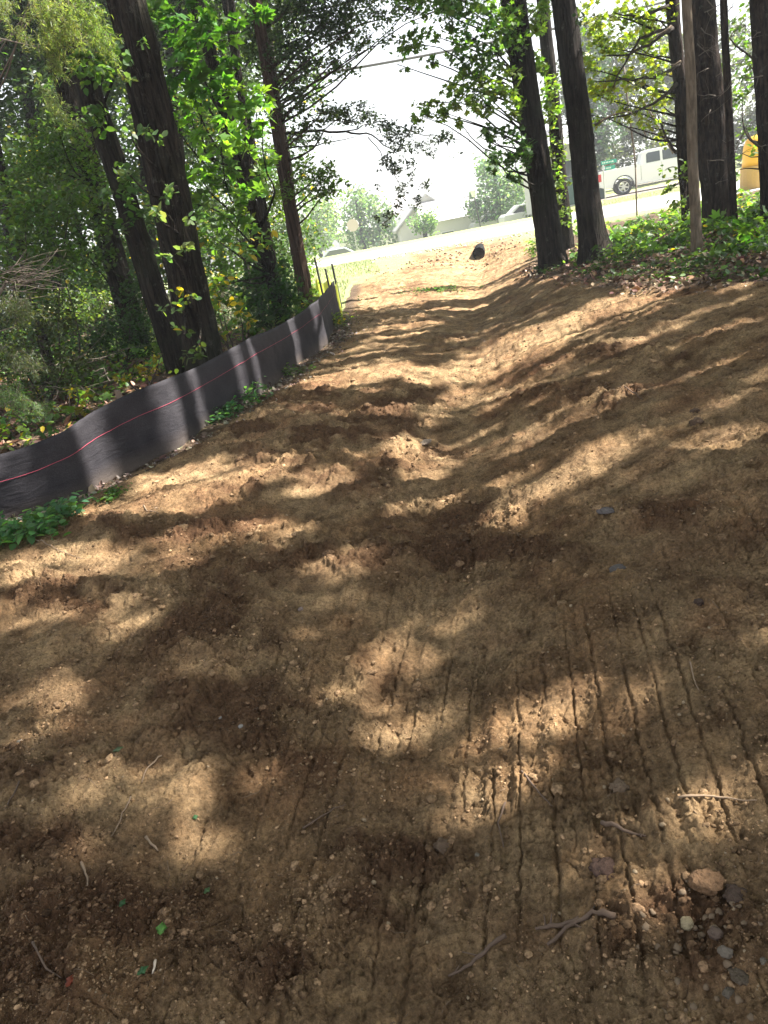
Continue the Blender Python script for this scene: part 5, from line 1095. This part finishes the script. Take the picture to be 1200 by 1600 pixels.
# ------------------------------------------------------------------ pickup truck
WHITE = simple('white_paint', (0.80, .80, .80), .3, var=.01, spec=.6); GLASS = simple('tinted_glass', (0.03, .04, .045), .12, var=.05, spec=.9)
TYRE = simple('tyre_rubber', (0.03, .03, .03), .85); RIM = simple('alloy_rim', (0.55, .55, .56), .3, metal=.8); RED = simple('red_lens', (0.55, .02, .02), .25); CHROME = simple('chrome', (0.7, .7, .7), .2, metal=.9)
DARK = simple('dark_trim', (0.025, .025, .025), .6)
def pickup():
    o = P(938, 309, 38.0); gz = float(H(o.x, o.y)) + .02
    z0 = gz; T = Matrix.Translation((o.x, 38.0, z0)) @ Matrix.Rotation(R(-15), 4, 'Z') @ Matrix.Scale(.92, 4)
    root = empty('pickup_truck', (o.x, 38, z0), 'white crew cab pickup parked beyond the road behind the right hand trunks', 'pickup')
    Ln, Wd = 5.85, 1.95; wr = .40; ax = (1.18, 4.78)
    def arch(cx, r=.50, n=10): return [(cx - r * math.cos(math.pi * i / n), .42 + r * math.sin(math.pi * i / n)) for i in range(n + 1)][::1]
    low = [(0.02, .55), (0.30, .45)] + [(p[0], p[1]) for p in arch(ax[0])] + [(ax[0] + .52, .40), (ax[1] - .52, .38)] + [(p[0], p[1]) for p in arch(ax[1])] + [(5.55, .42), (5.82, .48), (5.85, .80), (5.80, 1.10), (5.70, 1.16), (4.35, 1.23)]
    bed = low + [(2.02, 1.24), (1.98, 1.32), (0.05, 1.30), (0.0, 1.25), (0.0, .6)]
    b = MB(); b.prism(bed, 0, .09, T); b.prism(bed, Wd - .09, Wd, T)
    b.box(.0, .09, .55, .10, Wd - .09, 1.28, T); b.box(.1, .09, .60, 2.0, Wd - .09, .72, T)
    b.box(1.98, .09, .50, 5.60, Wd - .09, 1.19, T); b.box(5.60, .09, .50, 5.78, Wd - .09, 1.08, T)
    b.build('body', WHITE, root, bevel=.025)
    cab = [(2.02, 1.215), (4.30, 1.215), (3.62, 1.83), (3.35, 1.90), (2.35, 1.90), (2.16, 1.84)]
    c = MB(); 
    n = len(cab); vs = [T @ Vector((x, .03 + (.13 if z > 1.5 else 0), z)) for x, z in cab] + [T @ Vector((x, Wd - .03 - (.13 if z > 1.5 else 0), z)) for x, z in cab]
    c.add(vs, [tuple(range(n)), tuple(range(2*n-1, n-1, -1))] + [(i, i+n, (i+1) % n+n, (i+1) % n) for i in range(n)]); c.build('cab', WHITE, root, bevel=.03)
    for nm, pts in (('rear_window', [(2.32, 1.30), (2.98, 1.30), (2.98, 1.76), (2.42, 1.76), (2.33, 1.70)]), ('front_window', [(3.10, 1.30), (3.98, 1.30), (3.52, 1.74), (3.42, 1.76), (3.10, 1.76)])):
        sl_ = lambda z: .03 + .13 * (z - 1.215) / (1.84 - 1.215) - .016
        n = len(pts); vs = [T @ Vector((x, sl_(z), z)) for x, z in pts] + [T @ Vector((x, sl_(z) + .012, z)) for x, z in pts]
        MB().add(vs, [tuple(range(n)), tuple(range(2*n-1, n-1, -1))] + [(i, i+n, (i+1) % n+n, (i+1) % n) for i in range(n)]).build('window', GLASS, root)
    for x0 in (2.04, 3.04, 4.06): MB().box(x0, -.004, .55, x0 + .012, .002, 1.22, T).build('door_seam', DARK, root)
    for x0 in (2.80, 3.82): MB().box(x0, -.03, 1.05, x0 + .16, .0, 1.09, T).build('door_handle', WHITE, root, bevel=.008)
    for axx in ax:
        for y0, y1 in ((-.02, .22), (Wd - .22, Wd + .02)):
            w_ = empty('wheel', T @ Vector((axx, (y0 + y1) / 2, wr)), None, None); w_.parent = root; w_.matrix_parent_inverse = Matrix.Translation(-root.location)
            ty = MB(); V = []; prof = [(y0 + .03, wr * .64), (y0, wr * .72), (y0 + .0, wr * .93), (y0 + .035, wr), (y1 - .035, wr), (y1, wr * .93), (y1, wr * .72), (y1 - .03, wr * .64)]
            for yy_, r in prof:
                for k in range(28): q = 2*math.pi*k/28; V.append(T @ Vector((axx + r*math.cos(q), yy_, wr + r*math.sin(q))))
            F = [(i*28+k, i*28+(k+1) % 28, ((i+1) % 8)*28+(k+1) % 28, ((i+1) % 8)*28+k) for i in range(8) for k in range(28)]
            ty.add(V, F); t_ = ty.build('tyre', TYRE, None, smooth=True); t_.parent = w_; t_.matrix_parent_inverse = Matrix.Translation(-(T @ Vector((axx, (y0 + y1) / 2, wr))))
            rm = MB(); sgn = 1 if y0 < 0 else -1; yf = (y0 + .03) if y0 < 0 else (y1 - .03)
            for k in range(6):
                q = k * math.pi / 3 + .3; m2 = T @ Matrix.Translation((axx, yf, wr)) @ Matrix.Rotation(q, 4, 'Y'); rm.box(.03, 0 if sgn > 0 else -.03, -.035, wr * .62, .03 if sgn > 0 else 0, .035, m2)
            rm.tube([T @ Vector((axx, yf - .005 * sgn, wr)), T @ Vector((axx, yf + .05 * sgn, wr))], .075, 14)
            for k in range(24):
                q = 2*math.pi*k/24; q2 = 2*math.pi*(k+1)/24; a1, a2 = wr*.66, wr*.58
                rm.add([T @ Vector((axx+a1*math.cos(q), yf, wr+a1*math.sin(q))), T @ Vector((axx+a1*math.cos(q2), yf, wr+a1*math.sin(q2))), T @ Vector((axx+a2*math.cos(q2), yf+.01*sgn, wr+a2*math.sin(q2))), T @ Vector((axx+a2*math.cos(q), yf+.01*sgn, wr+a2*math.sin(q)))], [(0, 1, 2, 3)])
            r_ = rm.build('rim', RIM, None); r_.parent = w_; r_.matrix_parent_inverse = Matrix.Translation(-(T @ Vector((axx, (y0 + y1) / 2, wr))))
        # arch liner
        ln = MB(); ln.box(axx - .46, .10, .35, axx + .46, Wd - .10, .50, T); ln.build('axle_housing', DARK, root)
        lip = [T @ Vector((axx + .50 * math.cos(math.pi * i / 12), -.008, .42 + .50 * math.sin(math.pi * i / 12))) for i in range(13)]
        MB().tube(lip, .022, 6).build('wheel_arch_lip', DARK if axx < 3 else WHITE, root, smooth=True)
    MB().box(-.025, -.012, .82, .12, .14, 1.18, T).build('tail_light', RED, root, bevel=.015)
    MB().box(-.025, Wd - .14, .82, .12, Wd + .012, 1.18, T).build('tail_light', RED, root, bevel=.015)
    MB().box(-.16, .02, .48, .0, Wd - .02, .70, T).build('rear_bumper', WHITE, root, bevel=.03)
    MB().box(5.80, .02, .45, 5.95, Wd - .02, .72, T).build('front_bumper', CHROME, root, bevel=.03)
    MB().box(1.75, -.05, .33, 4.25, .06, .40, T).build('side_step', CHROME, root, bevel=.015)
    MB().box(1.70, .05, .30, 4.30, .9, .42, T).build('sill', DARK, root)
    MB().box(4.02, -.20, 1.22, 4.14, -.0, 1.42, T).build('side_mirror', WHITE, root, bevel=.02)
pickup()

# ------------------------------------------------------------------ signs, lamp, wire, houses, cars
METAL = simple('galvanised_metal', (0.42, .43, .43), .5, metal=.4)
def up_from(px, py, Y):
    p = P(px, py, Y); return Vector((p.x, p.y, float(H(p.x, p.y))))
c = P(551, 352, 50); g = up_from(557, 392, 50)
st = empty('stop_sign', g, 'octagonal traffic sign seen from behind beyond the left end of the road', 'sign')
MB().box(-.03, -.02, 0, .03, .02, c.z + .3 - g.z, Matrix.Translation((c.x, 50, g.z))).build('post', METAL, st)
oc = [(c.x + .38 * math.cos(R(22.5 + 45 * i)), c.z + .38 * math.sin(R(22.5 + 45 * i))) for i in range(8)]
MB().prism(oc, 49.95, 49.965).build('sign_face', simple('sign_back', (0.55, .46, .44), .5), st)
GRN = simple('sign_green', (0.0, .28, .20), .4); WT = simple('sign_white', (0.75, .8, .78), .5)
g = up_from(945, 300, 36.4); ts = P(952, 252, 36.4)
sg = empty('street_sign', g, 'two green street name blades on a post left of the white pickup', 'street sign')
MB().tube([(g.x, 36.4, g.z - .2), (g.x, 36.4, ts.z + .05)], .03, 8).build('post', METAL, sg)
for k, (px, py, wd) in enumerate(((951, 253, .70), (953, 262, .46))):
    p = P(px, py, 36.3); bl = MB().box(p.x - wd / 2, 36.27, p.z - .075, p.x + wd / 2, 36.29, p.z + .075).build('sign_blade', GRN, sg)
    t = MB(); xx0 = p.x - wd * .42
    for j in range(7 if k == 0 else 5):
        w0 = wd * .075; h0 = rng.uniform(.022, .034); t.box(xx0, 36.262, p.z - h0, xx0 + w0 * rng.uniform(.6, 1), 36.266, p.z + h0); xx0 += wd * .105
    t.build('lettering', WT, sg)
g = up_from(752, 352, 46); tl = P(741, 308, 46)
lp = empty('street_lamp', g, 'thin post lamp in front of the pale tree above the pipe', 'street lamp')
MB().tube([(g.x, 46, g.z - .3), (tl.x, 46, tl.z)], [.045, .03], 8).build('post', DARK, lp)
MB().tube([(tl.x, 46, tl.z), (tl.x, 46, tl.z + .08), (tl.x, 46, tl.z + .32), (tl.x, 46, tl.z + .38), (tl.x, 46, tl.z + .46)], [.06, .13, .2, .2, .03], 10).build('lantern', simple('lantern_glass', (0.7, .72, .72), .3), lp)
def wire(label, a, b, Ya, Yb, r, sag=.3):
    p, q = P(*a, Ya), P(*b, Yb); pts = []
    for i in range(31):
        t = i / 30; v = p.lerp(q, t); v.z -= sag * 4 * t * (1 - t); pts.append(v)
    tag(MB().tube(pts, r, 6).build('utility_wire', simple('wire', (0.10, .10, .10), .7), smooth=True), label, 'wire')
wire('thickest overhead cable crossing the sky gap', (330, 140), (1230, -50), 30, 30, .045, .35)
wire('thin lower wire above the house roofs', (600, 215), (830, 195), 40, 40, .012, .1)
wire('thin upper wire above the house roofs', (640, 325), (745, 303), 60, 60, .03, .1)
def pole(px, label):
    p = P(px[0], px[1], 30); g = float(H(p.x, p.y)); tag(MB().tube([(p.x, 30, g - .3), (p.x, 30, p.z + .6)], [.15, .11], 12).build('utility_pole', WOOD, smooth=True), label, 'utility pole')
pole((330, 140), 'utility pole hidden in the left woods carrying the thick cable'); pole((1230, -50), 'utility pole past the right edge carrying the thick cable')
SID = simple('pale_siding', (0.66, .64, .62), .8, var=.04); ROOF = simple('grey_shingle', (0.44, .43, .43), .9, var=.15, scale=3)  # roof grey lightened so the far houses look faded by haze
def house(label, px, py, Y, w_, d_, wall, rf, wins, gable_front=False, sid=SID):
    p = P(px, py, Y); g = float(H(p.x, p.y)) - .2; x0 = p.x - w_ / 2; root = empty('house', (p.x, Y, g), label, 'house')
    MB().box(x0, Y, g, x0 + w_, Y + d_, wall).build('wall', sid, root)
    if gable_front:
        MB().prism([(x0 + .01, wall + .002), (x0 + w_ - .01, wall + .002), (p.x, rf - .12)], Y + .01, Y + d_ - .01).build('gable', sid, root)
        r = MB(); 
        for s in (-1, 1):
            r.prism([(p.x, rf), (p.x + s * (w_ / 2 + .4), wall - .1), (p.x + s * (w_ / 2 + .4), wall - .25), (p.x, rf - .15)][::s], Y - .3, Y + d_ + .3)
        r.build('roof', ROOF, root)
    else:
        T_ = Matrix.Rotation(R(90), 4, 'Z'); r = MB()
        vs = [(x0 - .4, Y - .4, wall), (x0 + w_ + .4, Y - .4, wall), (x0 + w_ + .4, Y + d_ + .4, wall), (x0 - .4, Y + d_ + .4, wall), (x0 - .4, Y + d_ / 2, rf), (x0 + w_ + .4, Y + d_ / 2, rf)]
        r.add(vs, [(0, 1, 5, 4), (2, 3, 4, 5), (0, 4, 3), (1, 2, 5), (0, 3, 2, 1)]); r.build('roof', ROOF, root)
    for (dx, z_, ww, hh) in wins:
        f = MB().box(x0 + dx - .07, Y - .05, z_ - .07, x0 + dx + ww + .07, Y - .005, z_ + hh + .07).build('window', simple('window_frame', (0.8, .8, .8), .5), root)
        q = MB().box(x0 + dx, Y - .07, z_, x0 + dx + ww, Y - .055, z_ + hh).build('pane', GLASS, None); q.parent = f
def hz(px, py, Y): return P(px, py, Y).z
house('grey roofed house beyond the road, right of the small tree', 730, 340, 62, 6.2, 8, hz(715, 340, 62), hz(725, 302, 62) , [(1.0, -1.4, .9, 1.0), (3.6, -1.4, .9, 1.0)])
house('white gabled house glimpsed behind the dangling leaves', 672, 355, 66, 5.0, 8, hz(690, 345, 66), hz(672, 300, 66), [(1.9, -.9, .8, 1.0)], True)
house('pale house far behind the traffic sign', 606, 350, 80, 10, 8, hz(606, 350, 80), hz(606, 310, 80), [(2, -.5, .9, 1.1), (6, -.5, .9, 1.1)])
house('white sided house with a shuttered window behind the vine-clad trunk', 893, 300, 46, 2.4, 6, hz(888, 225, 46), hz(885, 190, 46), [(.5, hz(885, 285, 46), .8, 1.1)])
def car(label, px, py, Y, L_, colr, z=None):
    p = P(px, py, Y); g = float(H(p.x, p.y)) + .0; T = Matrix.Translation((p.x - L_ / 2, Y, g)); m = simple('car_paint', colr, .3, var=.02, spec=.6)
    root = empty('parked_car', (p.x, Y, g), label, 'car'); k = L_ / 4.5
    b = [(0, .35), (4.45, .32), (4.5, .62), (4.3, .82), (3.3, .93), (.2, .98), (0, .8)]; c = [(.5, .962), (3.25, .935), (2.6, 1.42), (1.15, 1.45)]
    MB().prism([(x * k, z_) for x, z_ in b], 0, 1.8, T).build('body', m, root, bevel=.05); MB().prism([(x * k, z_) for x, z_ in c], .14, 1.66, T).build('cabin', m, root, bevel=.04)
    MB().prism([((x * .86 + .25) * k, .97 + (z_ - .95) * .82) for x, z_ in c], .125, .137, T).build('window', GLASS, root)
    for cx in (.85, 3.65):
        for y in (.02, 1.62): MB().tube([T @ Vector((cx * k, y, .32)), T @ Vector((cx * k, y + .16, .32))], .32, 20).build('wheel', TYRE, root)
car('white car mostly hidden by the leftmost right bank trunk', 838, 340, 56, 4.6, (0.75, .75, .75)); car('pale car glimpsed low beyond the road near the lamp', 782, 352, 60, 4.2, (0.6, .6, .6)); car('light blue car low behind the left end of the road', 536, 402, 66, 4.4, (0.5, .55, .6))
# unidentified yellow object at the right edge, built as a guessed round-topped shape
yb = P(1182, 300, 24); g = float(H(yb.x, yb.y)); zt = P(1176, 212, 24).z
YEL = simple('yellow_plastic', (0.85, .45, .02), .45, var=.08); TAN = simple('faded_yellow', (0.55, .33, .09), .6, var=.15)
ye = empty('yellow_object', (yb.x, 24, g), 'tall yellow round-topped unidentified object half hidden by the trunk at the right edge', 'unidentified object')
hh = zt - g
V = []
MB().tube([(yb.x, 24, g - .05), (yb.x, 24, g + .06), (yb.x, 24, g + hh * .44)], [.42, .46, .44], 20).build('base', TAN, ye, smooth=False)
MB().tube([(yb.x, 24, g + hh * .442), (yb.x, 24, g + hh * .8), (yb.x, 24, g + hh * .92), (yb.x, 24, g + hh * .98), (yb.x, 24, g + hh)], [.40, .36, .30, .18, .04], 20).build('hood', YEL, ye, smooth=True)
# dark green dumpster left of the truck
d0 = P(918, 305, 38.6); g = float(H(d0.x, d0.y)); dm = empty('dumpster', (d0.x, 39, g), 'dark green dumpster just behind the tail of the white pickup', 'dumpster')
DG = simple('dark_green_paint', (0.02, .07, .06), .5)
MB().prism([(d0.x - 1.1, g + .05), (d0.x + .75, g + .05), (d0.x + .85, g + 1.25), (d0.x - 1.2, g + 1.25)], 38.4, 40).build('body', DG, dm, bevel=.02)
MB().box(d0.x - 1.24, 38.35, g + 1.26, d0.x + .9, 40.05, g + 1.33).build('lid', DARK, dm, bevel=.02)
for k in range(5): MB().box(d0.x - 1.0 + k * .42, 38.34, g + .1, d0.x - .94 + k * .42, 38.4, g + 1.2).build('rib', DG, dm)

# far pale trees
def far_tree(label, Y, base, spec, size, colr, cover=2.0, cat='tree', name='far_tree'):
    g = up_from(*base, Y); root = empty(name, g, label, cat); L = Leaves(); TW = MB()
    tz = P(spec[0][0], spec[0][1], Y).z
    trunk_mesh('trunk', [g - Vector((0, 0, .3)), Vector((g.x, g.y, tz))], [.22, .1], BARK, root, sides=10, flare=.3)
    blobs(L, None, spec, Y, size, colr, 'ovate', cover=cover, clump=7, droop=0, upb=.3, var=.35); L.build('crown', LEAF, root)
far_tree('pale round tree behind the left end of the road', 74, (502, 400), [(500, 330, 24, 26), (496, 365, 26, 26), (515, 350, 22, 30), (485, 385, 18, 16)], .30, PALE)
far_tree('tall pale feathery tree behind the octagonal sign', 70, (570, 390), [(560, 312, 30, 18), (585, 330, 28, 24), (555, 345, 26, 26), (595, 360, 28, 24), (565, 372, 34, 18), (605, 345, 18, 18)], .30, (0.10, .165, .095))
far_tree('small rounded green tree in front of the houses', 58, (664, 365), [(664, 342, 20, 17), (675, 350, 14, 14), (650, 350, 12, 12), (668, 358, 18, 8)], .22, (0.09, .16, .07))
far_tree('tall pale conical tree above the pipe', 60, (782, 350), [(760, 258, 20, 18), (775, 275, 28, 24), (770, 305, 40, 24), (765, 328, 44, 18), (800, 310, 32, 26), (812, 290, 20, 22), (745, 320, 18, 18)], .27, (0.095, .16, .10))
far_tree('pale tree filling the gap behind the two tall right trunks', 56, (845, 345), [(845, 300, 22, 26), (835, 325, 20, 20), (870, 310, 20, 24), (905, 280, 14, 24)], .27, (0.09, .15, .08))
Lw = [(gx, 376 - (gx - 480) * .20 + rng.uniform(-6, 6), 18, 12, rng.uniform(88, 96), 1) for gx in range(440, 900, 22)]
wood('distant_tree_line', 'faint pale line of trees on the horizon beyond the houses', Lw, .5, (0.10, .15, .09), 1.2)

# ------------------------------------------------------------------ the bright hazy air between here and the far trees
hm = bpy.data.materials.new('air'); hm.use_nodes = True; hn = hm.node_tree; hn.nodes.remove(hn.nodes['Principled BSDF'])
pv = hn.nodes.new('ShaderNodeVolumePrincipled'); pv.inputs['Color'].default_value = (0.93, 0.97, 1.0, 1); pv.inputs['Density'].default_value = HAZE; pv.inputs['Anisotropy'].default_value = 0.3
hn.links.new(pv.outputs[0], hn.nodes['Material Output'].inputs['Volume'])
hz_ = MB().box(-150, -20, -4, 150, 138, 19).build('haze', hm); hz_['kind'] = 'stuff'; hz_['label'] = 'bright summer haze in the air'; hz_['category'] = 'haze'
